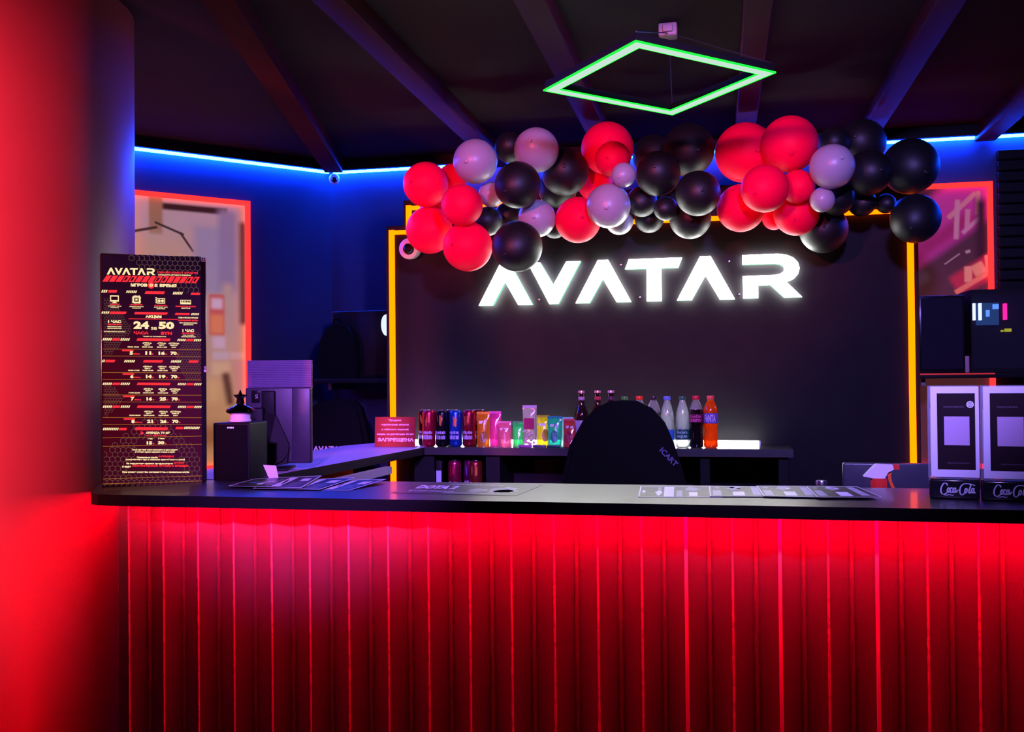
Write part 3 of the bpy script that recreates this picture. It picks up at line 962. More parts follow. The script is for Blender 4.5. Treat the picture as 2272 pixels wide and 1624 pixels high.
tl('24', 293.5, 328, 723.4, 17, CR, 0.04); tl('за', 332, 345, 730.2, 6, CR, 0.01); tl('50', 349, 384.5, 723.4, 17, CR, 0.04)
tl('ЧАСА', 294, 327, 740.6, 7, RD, 0.04); tl('BYN', 354.5, 379.4, 740.8, 7.2, RD, 0.04)
tl('УДВАИВАЕМ ВРЕМЯ', 393, 439, 705.8, 3.6, CR, 0.03); tl('ИМЕНИННИКУ КЛУБА', 393, 439.5, 711.6, 3.6, RD, 0.05)
tl('при предъявлении', 396, 437, 717.6, 3.4, CR, 0.02); tl('документа', 405, 428, 721.4, 3.2, CR, 0.02)
tl('1 ЧАС', 403, 430, 734.2, 6.6, CR, 0.05); tl('БЕСПЛАТНО', 402, 431, 740.4, 3, RD, 0.05); tl('при онлайн', 404, 429, 744.6, 2.6, CR, 0.02); tl('бронировании', 400.5, 433, 748, 2.8, CR, 0.02)
tl('*акции не суммируются', 313.5, 366, 748.2, 3, CR, 0.02)

def sep3(y):
    stripes(226, 246, y, y + 5.2); bar_(246.5, 265, y, y + 5.2); stripes(264.5, 285, y - .2, y + 5); bar_(300, 376, y - .6, y + 5)
    stripes(391, 410, y - .3, y + 4.6); bar_(410.5, 429, y - .3, y + 4.6); stripes(428.5, 446, y - .3, y + 4.6)
def block(y, nm, times, prices, dx):
    """y is the y of the upper gold line"""
    for (x0, x1, s, tm) in ((313, 334, '«%s-3»' % nm, times[1]), (346, 366, '«%s-5»' % nm, times[2]), (371, 396, '«СУТКИ-24»', '24/7')):
        tl(s, x0 + dx, x1 + dx, y - 14, 3.6, CR, 0.03)
        tl('пакет', x0 + dx + 4, x1 + dx - 4, y - 9.8, 2.8, CR, 0.03)
        if '24' in tm:
            tl(tm, x0 + dx + 7, x1 + dx - 7, y - 5.4, 2.8, CR, 0.02)
        else:
            tl(tm, x0 + dx - 1, x1 + dx + 2, y - 5.4, 3, CR, 0.02)
    tl(times[0], 280.5 + dx, 305.5 + dx, y - 5.2, 3, CR, 0.02)
    pr.line((226, y), (446, y - .8), 0.9, GD, 1)
    pr.line((226, y + 15.4), (446, y + 14.6), 0.8, GD, 1)
    pr.rect(268.5 + dx, y + 1, 293.5 + dx, y + 4.6, RD, 1)
    x = 285 + dx
    tl(prices[0], x, x + 7.6, y + 8.4, 8, CR, 0.05)
    tl('BYN/час', x + 8.6, x + 23, y + 10.2, 3.2, RD, 0.05)
    for (x0, x1, s) in ((319.5, 332.5, prices[1]), (348.8, 363.4, prices[2]), (375.5, 390, prices[3])):
        tl(s, x0 + dx, x1 + dx, y + 8, 7.8, CR, 0.05)
        pr.poly([(x1 + dx + 1, y + 12.4), (x1 + dx + 1.6, y + 8), (x1 + dx + 6, y + 10)], RD, 1)
sep3(753)
block(777, 'УТРО', ('08:00-10:00', '08:00-12:00', '08:00-14:00'), ('5', '11', '16', '70'), 0)
stripes(224.5, 231, 800.5, 806); bar_(231.5, 254, 800.5, 806.3); stripes(272.5, 296, 800.5, 806); bar_(314, 359, 800.3, 806); stripes(376, 399.5, 800.3, 805.6); bar_(416, 440, 800, 805.6)
block(828.8, 'ДЕНЬ', ('10:00-17:00', '10:00-15:00', '10:00-15:30'), ('6', '14', '19', '70'), 1)
sep3(851)
block(878.2, 'ВЕЧЕР', ('17:00-22:00', '15:00-21:00', '15:00-22:00'), ('7', '16', '25', '70'), 2)
sep3(901.4)
block(928, 'НОЧЬ', ('22:00-08:00', '22:00-06:00', '22:00-08:00'), ('8', '21', '26', '70'), 3)
stripes(226, 260, 950.4, 956); bar_(260.5, 279, 950.4, 956); bar_(295, 370, 949, 955.5); bar_(385.5, 405, 948, 953); stripes(405, 441, 947.4, 952.6)
pr.poly([(308.5, 957.5), (308.5, 966.5), (316.5, 962)], RD, 2)
tl('АРЕНДА TV 65"', 319.5, 374, 961.6, 6.2, CR, 0.05); tl('PS5 + 2 ДЖОЙСТИКА', 320, 366, 967, 3.6, RD, 0.05)
pr.line((226, 973), (446, 968), 0.9, GD, 1); pr.line((226, 991.5), (446, 986), 0.9, GD, 1)
tl('1 час', 324.5, 335, 974.4, 3, CR, 0.03); tl('2 часа', 347, 361, 973.8, 3, CR, 0.03)
tl('15', 321.5, 334, 983.6, 7.4, CR, 0.05); tl('30', 346.5, 361, 983, 7.4, CR, 0.05)
for x in (335, 362):
    pr.poly([(x, 987.4), (x + .6, 983), (x + 5, 985)], RD, 1)
for s, x0, x1, y, mi in (('Только один тариф можно использовать на одном аккаунте', 289, 391, 999, CR), ('в течение одного игрового сеанса в клубе', 296, 385, 1004, CR),
                         ('Правилами клуба', 300, 346, 1016, CR), ('ЗАПРЕЩЕНО', 347.5, 383, 1013.6, RD), ('употребление еды и напитков принесённых с собой', 275, 407, 1020.6, CR),
                         ('За нарушение правил предусмотрен', 276.5, 380, 1029.4, CR), ('ШТРАФ', 382, 407, 1027.4, RD), ('в виде', 268, 287, 1036.6, CR),
                         ('АННУЛИРОВАНИЯ ИГРОВОГО ВРЕМЕНИ', 288.5, 415, 1034, RD), ('При оплате услуг Вы соглашаетесь с правилами клуба', 268, 417, 1048.2, CR)):
    tl(s, x0, x1, y, 4.6, mi, 0.03)
pr.line((226, 1063), (446, 1056), 0.9, GD, 1); pr.line((226, 1074), (446, 1067.5), 0.9, GD, 1)
pr.build('price_list', [G_cream, G_pred, G_hex, G_bg, G_gold], t)
pr = Print(bfn)
M_lav = mat('lavender_glow_mark', (0.35, 0.32, 0.5), 0.4, emit=(0.25, 0.2, 0.8), es=0.25)  # faint violet glow put into marks that are no lamps
pr.rect(447.5, 571.5, 456.5, 580, 0, 1); pr.rect(448.6, 572.6, 455.4, 578.9, 1, 2); pr.rect(451, 574, 453, 577.5, 0, 3)
pr.disc(454.6, 823.4, 3.0, 0, 1)
vs_, fs_ = text_mesh('LG', 0.05)
pr.mb.add([bfn(456.6 - 4.2 * v_, 819.5 - 6.4 * u_, 0.0004) for (u_, v_) in vs_], fs_, 0)
pr.build('bezel_marking', [M_lav, M_gloss], t)

# ------------------------------------------------------------------ speaker, star jar, monitor
t = thing('speaker', 'small black desktop speaker beside the tall price screen', 'speaker', (-1.507, 2.93, 1.1))
SF = frame((-1.567, 2.863, 1.1005), (1, 0.06, 0))
MB(SF).rbox(0, 0.12, 0.004, 0.150, 0, 0.180, 0.004).build('cabinet', M_dark, t)
MB(SF).rbox(0.005, 0.115, -0.002, 0.004, 0.006, 0.174, 0.002).build('front_grille', M_black, t)
pr = Print(lambda x, y, l: SF @ Vector((x, -0.0022 - l, y)))
pr.text('SVEN', 0.050, 0.163, 0.072, 0.168, 0, 1, 0.05, flip=False)
pr.build('lettering', [mat('glowing_blue_lettering', (0.6, 0.7, 0.9), 0.4, emit=(0.4, 0.6, 1.0), es=0.5)], t)  # lettering given a weak blue glow of its own

t = thing('star_jar', 'white jar with shiny dark lid and star on top of the speaker', 'jar', (-1.505, 2.925, 1.281))
jc = (-1.503, 2.925, 1.2815)
MB().lathe([(0.030, 0), (0.034, 0.002), (0.034, 0.006), (0.031, 0.009), (0.031, 0.026)], jc, 32).build('cup', M_white, t)
M_chrome = mat('dark_chrome', (0.16, 0.13, 0.2), 0.10, metal=1.0)
MB().lathe([(0.0, 0.0255), (0.032, 0.026), (0.042, 0.030), (0.046, 0.036), (0.042, 0.043), (0.030, 0.049), (0.016, 0.053), (0.010, 0.060), (0, 0.062)], jc, 40).build('lid', M_chrome, t)
st = []
for k in range(10):
    a = math.pi / 2 + k * math.pi / 5
    r_ = 0.0265 if k % 2 == 0 else 0.0125
    st.append((r_ * math.cos(a), r_ * math.sin(a)))
sm_ = MB(Matrix.Translation((jc[0], jc[1], jc[2] + 0.078)))
n = 10
vs = [(p[0], 0, p[1]) for p in st] + [(0, -0.010, 0), (0, 0.010, 0)]
sm_.add(vs, [(i, 10, (i + 1) % 10) for i in range(10)] + [((i + 1) % 10, 11, i) for i in range(10)])
sm_.lathe([(0.011, -0.022), (0.008, -0.012), (0.004, 0)], seg=16)
sm_.build('star', M_chrome, t)

t = thing('desktop_monitor', 'computer monitor on the side counter seen from behind, lit violet', 'monitor', (-1.53, 3.25, 1.1))
MF = frame((-1.634, 3.205, 1.1005), (0.226, 0.05, 0))
M_violet_brush = mat('brushed_grey_back', (0.11, 0.075, 0.17), 0.4, noise=0.2, scale=50)
M_gback = mat('grey_plastic_back', (0.035, 0.028, 0.045), 0.4, noise=0.15)
ub = MB(MF)
for k in range(16):
    z_ = 0.285 + k * 0.0062
    ub.rbox(0.004, 0.231, 0.036 - 0.0006 * (k % 2), 0.058, z_, z_ + 0.0060, 0.0006, seg=1)
ub.build('upper_back', M_violet_brush, t)
MB(MF).rbox(0.0, 0.231, 0.022, 0.054, 0.02, 0.288, 0.006).build('rear_housing', M_gback, t)
MB(MF).rbox(0.165, 0.230, 0.014, 0.0215, 0.022, 0.286, 0.006).build('side_cover', M_gback, t)
MB(MF).rbox(0.022, 0.052, 0.0185, 0.0215, 0.235, 0.278, 0.002).build('vent_plate', M_gloss, t)
pr = Print(lambda x, y, l: MF @ Vector((x, 0.0182 - l, y)))
for k in range(2):
    pr.ribbon([(0.040 + k * .005, 0.264), (0.037 + k * .005, 0.259), (0.040 + k * .005, 0.254), (0.037 + k * .005, 0.249)], 0.0012, 0)
pr.build('mark', [M_paper], t)
MB(MF).rbox(0.060, 0.108, 0.004, 0.0215, 0.16, 0.276, 0.005).build('mount_plate', M_dark, t)
MB(MF).rbox(0.010, 0.075, -0.028, 0.003, 0.01, 0.218, 0.006).build('stand_column', M_dark, t)
MB(MF).add([(0.075, -.012, .20), (0.075, -.012, .01), (0.15, -.0, .02), (0.155, 0.004, .09), (0.11, .004, .19), (0.075, 0.02, .20), (0.075, 0.02, .01), (0.15, 0.02, .02), (0.155, 0.02, .09), (0.11, 0.02, .19)],
           [(0, 1, 2, 3, 4), (9, 8, 7, 6, 5), (0, 5, 6, 1), (1, 6, 7, 2), (2, 7, 8, 3), (3, 8, 9, 4), (4, 9, 5, 0)]).build('stand_neck', M_dark, t)
MB(MF).rbox(0.0, 0.16, -0.05, 0.10, 0.0, 0.009, 0.003).build('stand_base', M_dark, t)
MB(MF).tube([(0.155, 0.010, 0.085), (0.15, 0.0, 0.06), (0.135, -0.012, 0.035), (0.11, -0.02, 0.022), (0.08, -0.03, 0.020)], 0.0022, 8).build('cable', M_cord, t)
PCF = frame((-1.415, 2.893, 1.1005), (1, 0.1, 0), (-0.25, 0.25, 1))
tag(MB(PCF).add([(0.0, 0, 0.048), (0.042, 0.0, 0.046), (0.056, 0, 0.0), (0.026, 0, 0.0), (0.0, 0.0012, 0.048), (0.042, 0.0012, 0.046), (0.056, 0.0012, 0.0), (0.026, 0.0012, 0.0)],
                 [(0, 3, 2, 1), (4, 5, 6, 7), (0, 1, 5, 4), (1, 2, 6, 5), (2, 3, 7, 6), (3, 0, 4, 7)]).build('paper_slip', M_paper, None, PCF @ Vector((0.04, 0, 0))),
    'pinkish paper slip standing under the violet monitor behind the flyers', 'paper slip')

# ------------------------------------------------------------------ flyers on the bar
def flyer(corners, label, group, art, lift=0):
    """corners: front left, back left, back right, front right (x, y, z above the top)"""
    c = [Vector((a[0], a[1], 1.1004 + lift + (a[2] if len(a) > 2 else 0))) for a in corners]
    N_ = 10
    def at(u, v, l):
        p = (c[0] * (1 - u) + c[3] * u) * (1 - v) + (c[1] * (1 - u) + c[2] * u) * v
        return p + Vector((0, 0, l))
    ctr = at(.5, .5, 0)
    t = thing('flyer', label, 'flyer', ctr, group)
    vs = [at(i / N_, j / N_, h) for h in (0, 0.0005) for j in range(N_ + 1) for i in range(N_ + 1)]
    K = (N_ + 1) ** 2
    fs = []
    for j in range(N_):
        for i in range(N_):
            q = j * (N_ + 1) + i
            fs.append((q, q + N_ + 1, q + N_ + 2, q + 1))
            fs.append((K + q, K + q + 1, K + q + N_ + 2, K + q + N_ + 1))
    for k in range(N_):
        for (a, b) in ((k, k + 1), (N_ * (N_ + 1) + k + 1, N_ * (N_ + 1) + k), ((k + 1) * (N_ + 1), k * (N_ + 1)), (k * (N_ + 1) + N_, (k + 1) * (N_ + 1) + N_)):
            fs.append((a, b, K + b, K + a))
    MB().add(vs, fs).build('sheet', art[0], t)
    pr = Print(lambda u, v, l: at(u, v, 0.0005 + l), 0.0002)
    art[1](pr)
    pr.build('printing', art[2], t)

M_fw = mat('flyer_white_ink', (0.78, 0.74, 0.80), 0.35)
M_fg = mat('flyer_grey_ink', (0.30, 0.28, 0.33), 0.35)
M_fdark = mat('flyer_black_gloss', (0.02, 0.018, 0.022), 0.32)
M_fblue = mat('flyer_blue_ink', (0.05, 0.16, 0.5), 0.35)
def rough_blob(pr, u, v, w, h, mi, seed, n=16):
    r = random.Random(seed)
    pr.poly([(u + w * math.cos(6.283 * k / n) * r.uniform(.6, 1.1), v + h * math.sin(6.283 * k / n) * r.uniform(.6, 1.1)) for k in range(n)], mi, 1)
def art_left(pr):
    for a in ((0, 0, .02, 1), (.98, 0, 1, 1), (0, 0, 1, .03), (0, .96, 1, 1)):
        pr.rect(*a, 0, 1)
    rough_blob(pr, .20, .45, .07, .10, 2, 1)
    rough_blob(pr, .36, .45, .08, .16, 1, 2); rough_blob(pr, .34, .3, .05, .09, 0, 3); rough_blob(pr, .42, .55, .05, .06, 0, 4)
    pr.rect(.56, .1, .68, .92, 0, 1)
    pr.rect(.80, .55, .92, .78, 0, 1)
    for k in range(4):
        pr.text(('КОМБО', 'НАПИТКИ', 'СНЕКИ', 'МЕНЮ')[k], .74, .14 + k * .09, .90, .19 + k * .09, 1, 1, 0.04, flip=False)
    pr.text('МЕНЮ', .46, .2, .53, .8, 1, 1, 0.04, flip=False)
def art_mid(pr):
    pr.text('DOTA 2', .10, .42, .42, .74, 0, 1, 0.06, flip=False)
    pr.text('ТУРНИР КАЖДУЮ СУББОТУ', .30, .84, .72, .92, 0, 1, 0.04, flip=False)
    pr.text('РЕГИСТРАЦИЯ У АДМИНИСТРАТОРА', .10, .18, .46, .27, 0, 1, 0.03, flip=False)
    pr.disc(.11, .22, .012, 0, 1, ry=.06)
    rough_blob(pr, .80, .45, .14, .30, 1, 8, 22); rough_blob(pr, .83, .36, .09, .16, 0, 9, 18); rough_blob(pr, .62, .38, .08, .18, 1, 10)
    pr.rect(.40, .07, .80, .17, 1, 1)
def art_right(pr):
    for a in ((0, 0, .02, 1), (.985, 0, 1, 1), (0, .97, 1, 1), (0, 0, 1, .02)):
        pr.rect(*a, 0, 1)
    pr.rect(.06, .10, .20, .58, 1, 1); rough_blob(pr, .14, .80, .05, .08, 1, 11)
    rough_blob(pr, .45, .78, .16, .20, 1, 12, 20); rough_blob(pr, .40, .84, .06, .07, 0, 13); rough_blob(pr, .52, .74, .05, .06, 0, 14)
    pr.rect(.40, .10, .60, .45, 0, 1)
    pr.rect(.74, .12, .88, .90, 1, 1)
    for k in range(5):
        pr.text('МЕНЮ НАПИТКИ'[k:k + 6], .75, .2 + k * .13, .87, .26 + k * .13, 0, 2, 0.02, flip=False)
def art_right_wide(pr):
    for a in ((0, 0, .015, 1), (.985, 0, 1, 1), (0, .97, 1, 1), (0, 0, 1, .02)):
        pr.rect(*a, 0, 1)
    pr.disc(.055, .5, .02, 0, 1, ry=.13)
    rough_blob(pr, .24, .4, .045, .26, 0, 21, 20); pr.rect(.225, .62, .262, .9, 1, 1)
    pr.rect(.30, .05, .42, .95, 0, 1); pr.rect(.45, .06, .52, .6, 1, 1)
    rough_blob(pr, .64, .76, .09, .19, 1, 22, 20); pr.rect(.60, .1, .70, .46, 0, 1); pr.rect(.84, .1, .92, .86, 1, 1)
INK = [M_fw, M_fg, M_fblue]
flyer([(-1.210, 2.642), (-1.255, 2.862), (-0.987, 2.853, .012), (-1.027, 2.643)], 'black and white flyer lowest of the left fan, nearest the amber reflection', 'fanned flyers on the left of the bar', (M_fdark, art_left, INK), 0)
flyer([(-1.315, 2.629), (-1.362, 2.848), (-1.087, 2.855, .012), (-1.110, 2.632)], 'black and white flyer in the middle of the left fan', 'fanned flyers on the left of the bar', (M_fdark, art_left, INK), 0.003)
flyer([(-1.407, 2.658), (-1.425, 2.872), (-1.202, 2.868, .012), (-1.169, 2.636)], 'black and white flyer on top of the left fan, next to the speaker', 'fanned flyers on the left of the bar', (M_fdark, art_left, INK), 0.006)
flyer([(-0.890, 2.606), (-0.905, 2.880), (-0.512, 2.849), (-0.534, 2.584)], 'dark game tournament flyer alone in the middle of the bar', None, (M_fdark, art_mid, INK), 0)
G_R = 'overlapping flyers on the right of the bar'
flyer([(-0.213, 2.596), (-0.227, 2.849), (0.0, 2.872), (0.004, 2.619)], 'leftmost of the overlapping flyers on the right, with the small round logo', G_R, (M_fdark, art_right_wide, INK), 0)
flyer([(-0.03, 2.62), (-0.035, 2.868), (0.118, 2.885), (0.120, 2.635)], 'second flyer from the left in the right row, pale in the reflection', G_R, (M_fdark, art_right, INK), 0.0018)
flyer([(0.105, 2.626), (0.095, 2.874), (0.25, 2.889), (0.250, 2.624)], 'third flyer of the right row, left of the flyer nearest the spray bottle', G_R, (M_fdark, art_right, INK), 0.0036)
flyer([(0.235, 2.606), (0.228, 2.87), (0.364, 2.88), (0.394, 2.625)], 'darkest flyer of the right row, nearest the spray bottle', G_R, (M_fdark, art_right, INK), 0.0054)

# ------------------------------------------------------------------ menu holders with cola lettering
M_acr = see_through('clear_acrylic', (0.9, 0.9, 0.95), clear=0.88, gloss=0.2, trans=0.1)
M_card = mat('white_card', (0.78, 0.76, 0.82), 0.5)
M_cardk = mat('black_card_print', (0.014, 0.006, 0.009), 0.5, spec=0.15)
M_script = mat('pale_script', (0.62, 0.62, 0.72), 0.45)
M_faint = mat('faint_print', (0.10, 0.06, 0.10), 0.5)
M_dusk = mat('pale_square_print', (0.50, 0.36, 0.52), 0.55)

def cola_script(pr, x0, y0, w, h, mi):
    s = lambda P: [(x0 + a * w, y0 + b * h) for a, b in P]
    wd = (0.018 * w, 0.040 * w)
    # first capital with its tail under the word
    pr.ribbon(s([(.21, .80), (.19, .95), (.13, 1.0), (.07, .85), (.02, .50), (.03, .18), (.09, .06), (.16, .14), (.24, .34)]), wd, mi)
    pr.ribbon(s([(.09, .06), (.16, .0), (.26, .04), (.34, .0), (.38, .03)]), wd, mi)
    def o_(cx, cy, r, ry):
        pr.ribbon(s([(cx + r * math.cos(a) + .25 * ry * math.sin(a) * .25, cy + ry * math.sin(a)) for a in [6.283 * k / 10 for k in range(10)]]), wd, mi, closed=True)
    o_(.235, .42, .030, .20)
    pr.ribbon(s([(.345, .56), (.33, .63), (.30, .58), (.285, .40), (.30, .23), (.335, .24), (.36, .36)]), wd, mi)
    o_(.395, .42, .030, .20)
    pr.ribbon(s([(.445, .64), (.435, .40), (.44, .24), (.47, .30), (.50, .44)]), wd, mi)
    pr.ribbon(s([(.505, .46), (.545, .46)]), wd, mi)
    # second capital with the long flourish over the word
    pr.ribbon(s([(.99, .86), (.88, .97), (.76, 1.0), (.66, .95), (.585, .72), (.56, .42), (.57, .16), (.62, .06), (.67, .14), (.71, .30)]), wd, mi)
    o_(.735, .42, .030, .20)
    pr.ribbon(s([(.83, .92), (.865, .97), (.87, .82), (.83, .52), (.815, .28), (.84, .22), (.87, .34)]), wd, mi)
    pr.ribbon(s([(.955, .58), (.93, .64), (.90, .54), (.89, .36), (.905, .24), (.935, .28), (.955, .44)]), wd, mi)
    pr.ribbon(s([(.965, .64), (.955, .40), (.965, .24), (1.0, .32)]), wd, mi)

def menu_holder(o, xd, label, icon):
    F_ = frame(o, xd)
    t = thing('menu_holder', label, 'menu holder', o, 'acrylic menu holders at the right end of the bar')
    MB(F_).rbox(0, 0.1165, 0, 0.085, 0.0, 0.050, 0.006).build('base', M_gloss, t)
    pr = Print(lambda x, y, l: F_ @ Vector((x, -0.0004 - l, y)))
    cola_script(pr, 0.026, 0.010, 0.080, 0.030, 0)
    pr.build('lettering', [M_script], t)
    MB(F_).box(-0.001, 0.1155, 0.003, 0.006, 0.0505, 0.284).build('front_pane', M_acr, t)
    MB(F_).box(-0.001, 0.1155, 0.060, 0.063, 0.0505, 0.284).box(-0.001, 0.002, 0.0061, 0.0599, 0.0505, 0.284).box(0.1125, 0.1155, 0.0061, 0.0599, 0.0505, 0.284).build('acrylic_case', M_acr, t)
    MB(F_).box(0.006, 0.1165, 0.0012, 0.0026, 0.055, 0.282).build('card', M_card, t)
    pr = Print(lambda x, y, l: F_ @ Vector((x, 0.0011 - l, y)))
    pr.rect(0.021, 0.074, 0.108, 0.265, 0, 1)
    pr.rect(0.037, 0.135, 0.095, 0.207, 1, 2)
    pr.text('ПОДПИСЫВАЙСЯ', 0.036, 0.228, 0.083, 0.234, 2, 2, 0.02, flip=False)
    pr.text('НОВОСТИ И АКЦИИ КЛУБА', 0.044, 0.088, 0.094, 0.092, 2, 2, 0.02, flip=False)
    if icon:
        pr.disc(0.097, 0.237, 0.0085, 3, 3, 28)
        rr = [(0.097 + a, 0.237 + b) for a, b in ((-.0045, -.003), (-.003, -.0045), (.003, -.0045), (.0045, -.003), (.0045, .003), (.003, .0045), (-.003, .0045), (-.0045, .003))]
        pr.ribbon(rr, 0.0009, 0, 4, closed=True)
        pr.ribbon([(0.097 + .0022 * math.cos(a), 0.237 + .0022 * math.sin(a)) for a in [6.283 * k / 10 for k in range(10)]], 0.0008, 0, 4, closed=True)
        pr.disc(0.0998, 0.2398, 0.0006, 0, 4, 8)
    pr.build('card_print', [M_cardk, M_dusk, M_faint, M_card], t)
    MB(F_).box(0.004, 0.0065, 0.012, 0.055, 0.09, 0.225).build('paper_stack', mat('cream_paper', (0.85, 0.75, 0.5), 0.5), t)
menu_holder((0.512, 2.668, 1.1004), (0.117, -0.022, 0), 'left acrylic menu holder on a black base, with the round camera icon', True)
menu_holder((0.6285, 2.639, 1.1004), (0.117, -0.022, 0), 'right acrylic menu holder on a black base, nearest the right end of the bar', False)

# ------------------------------------------------------------------ spray bottle, dark screen, capped bottle behind the right part of the bar
t = thing('spray_bottle', 'spray bottle with white head and red collar and trigger behind the bar', 'spray bottle', (0.45, 3.05, 0.8505))
M_spw = mat('white_trigger_head', (0.72, 0.62, 0.66), 0.35)
M_spr = mat('red_nozzle_plastic', (0.65, 0.03, 0.02), 0.35)
M_spo = mat('orange_trigger_plastic', (0.75, 0.10, 0.02), 0.35)
MB().prism([(0.405, 1.118), (0.437, 1.152), (0.442, 1.154), (0.486, 1.152), (0.488, 1.139), (0.472, 1.130), (0.463, 1.113), (0.430, 1.113), (0.421, 1.115)], 3.036, 3.064, 'y').build('head', M_spw, t)
MB().prism([(0.4885, 1.139), (0.4885, 1.153), (0.504, 1.152), (0.504, 1.138)], 3.040, 3.060, 'y').build('nozzle', M_spr, t)
MB().prism([(0.466, 1.124), (0.474, 1.131), (0.484, 1.136), (0.481, 1.118), (0.484, 1.102), (0.491, 1.086), (0.494, 1.078), (0.487, 1.076), (0.480, 1.090), (0.474, 1.106), (0.472, 1.120)], 3.043, 3.057, 'y').build('trigger', M_spo, t)
col_ = MB().lathe([(0.0215, 1.084), (0.0215, 1.1125)], (0.448, 3.05, 0), 24)
for k in range(24):
    a = 6.283 * k / 24
    col_.rbox(0.448 + 0.0215 * math.cos(a) - .0012, 0.448 + 0.0215 * math.cos(a) + .0012, 3.05 + 0.0215 * math.sin(a) - .0012, 3.05 + 0.0215 * math.sin(a) + .0012, 1.085, 1.110, 0.0005, seg=1)
col_.build('collar', M_spr, t)
MB().lathe([(0.036, 0.0), (0.040, 0.004), (0.040, 0.14), (0.036, 0.18), (0.022, 0.215), (0.018, 0.232)], (0.448, 3.05, 0.851), 32).build('body', see_through('cloudy_bottle', (0.7, 0.7, 0.75), clear=0.35), t)

t = thing('till_monitor', 'dark back of a till monitor behind the bar, rim catching red light', 'monitor', (0.55, 3.2, 0.8505))
MB().rbox(0.366, 0.745, 3.195, 3.225, 0.90, 1.143, 0.004).build('display_back', mat('navy_black_plastic', (0.03, 0.028, 0.045), 0.3), t)
MB().rbox(0.53, 0.58, 3.226, 3.245, 0.86, 1.05, 0.004).build('stand_neck', M_dark, t)
MB().rbox(0.46, 0.65, 3.17, 3.30, 0.8505, 0.862, 0.004).build('stand_base', M_dark, t)
t = thing('steel_bottle', 'black flask behind the bar with only its glinting cap showing', 'bottle', (0.288, 3.05, 0.8505))
MB().lathe([(0.030, 0), (0.033, 0.004), (0.033, 0.19), (0.022, 0.225), (0.016, 0.235)], (0.288, 3.05, 0.851), 28).build('body', M_gloss, t)
MB().lathe([(0.0165, 0.2355), (0.0165, 0.250), (0.015, 0.253), (0.0, 0.2535)], (0.288, 3.05, 0.851), 24).build('cap', M_metal, t)

# ------------------------------------------------------------------ gaming chairs
def gaming_chair(c, face, label, outline, zc, dp=1.0):
    """outline: x offsets and heights of the backrest; face = +1 when the seat points away from the viewer"""
    x, y = c
    t = thing('gaming_chair', label, 'chair', (x, y, 0), 'black gaming chairs')
    bm = bmesh.new()
    n = len(outline)
    fr = [bm.verts.new((x + p[0], y - 0.045, p[1])) for p in outline]
    bk = [bm.verts.new((x + p[0] * .97, y + 0.055, p[1] - 0.004)) for p in outline]
    cf = bm.verts.new((x, y - 0.075, zc)); cb = bm.verts.new((x, y + 0.075, zc))
    for i in range(n):
        j = (i + 1) % n
        bm.faces.new((fr[i], fr[j], cf)); bm.faces.new((bk[j], bk[i], cb)); bm.faces.new((fr[j], fr[i], bk[i], bk[j]))
    bmesh.ops.recalc_face_normals(bm, faces=bm.faces[:])
    bmesh.ops.bevel(bm, geom=[e for e in bm.edges if (e.verts[0] in fr and e.verts[1] in fr) or (e.verts[0] in bk and e.verts[1] in bk)], offset=0.022, segments=4, affect='EDGES')
    bm.verts.index_update()
    mb = MB()
    mb.add([v.co[:] for v in bm.verts], [[v.index for v in f.verts] for f in bm.faces], 0, True)
    bm.free()
    mb.build('backrest', M_black, t)
    s = face
    MB().rbox(x - 0.24, x + 0.24, min(y + s * .06, y + s * .50 * dp), max(y + s * .06, y + s * .50 * dp), 0.44, 0.54, 0.04, seg=4).build('seat', M_black, t)
    MB().lathe([(0.028, 0.12), (0.028, 0.40), (0.06, 0.41), (0.06, 0.439)], (x, y + s * .28 * dp, 0), 20).build('gas_lift', M_dark, t)
    for sx in (-1, 1):
        MB().rbox(x + sx * .27 - .04, x + sx * .27 + .04, y + s * .28 * dp - .13, y + s * .28 * dp + .13, 0.66, 0.69, 0.012).rbox(x + sx * .27 - .015, x + sx * .27 + .015, y + s * .28 * dp - .03, y + s * .28 * dp + .03, 0.47, 0.659, 0.006).build('armrest', M_dark, t)
    for k in range(5):
        a = 6.283 * k / 5 + .3
        cx, cy = x + .26 * dp * math.cos(a), y + s * .28 * dp + .26 * dp * math.sin(a)
        leg = MB().bar((x + .03 * math.cos(a), y + s * .28 * dp + .03 * math.sin(a), 0.115), (cx, cy, 0.075), 0.045, 0.03).build('base_leg', M_dark, t)
        MB(Matrix.Translation((cx, cy, 0.03)) @ Matrix.Rotation(math.pi / 2, 4, 'X')).lathe([(0.029, -.02), (0.029, .02)], seg=16).build('caster', M_dark, t)
    return t

OUT = [(-0.245, 0.55), (-0.255, 0.80), (-0.240, 0.98), (-0.225, 1.06), (-0.200, 1.165), (-0.150, 1.255), (-0.105, 1.300), (-0.055, 1.326), (0.0, 1.331), (0.050, 1.329), (0.105, 1.302), (0.150, 1.250),
       (0.180, 1.180), (0.205, 1.10), (0.225, 1.03), (0.245, 0.95), (0.255, 0.80), (0.245, 0.55)]
t = gaming_chair((-0.345, 3.62), -1, 'black gaming chair behind the bar, its rounded top before the bottles', OUT, 0.95)
M_emb = mat('lavender_embroidery', (0.10, 0.09, 0.22), 0.6)
pr = Print(lambda u, v, l: Vector((-0.345 + 0.128 + u * 0.055 + v * 0.014, 3.567 - l, 1.150 - u * 0.058 + v * 0.014)))
pr.text('ICART', 0, 0, 1, 1, 0, 1, 0.03, flip=False)
pr.mb.build('lettering', [M_emb], t, fix=False)
OUT2 = [(p[0] * .75, p[1] - .018) for p in OUT]
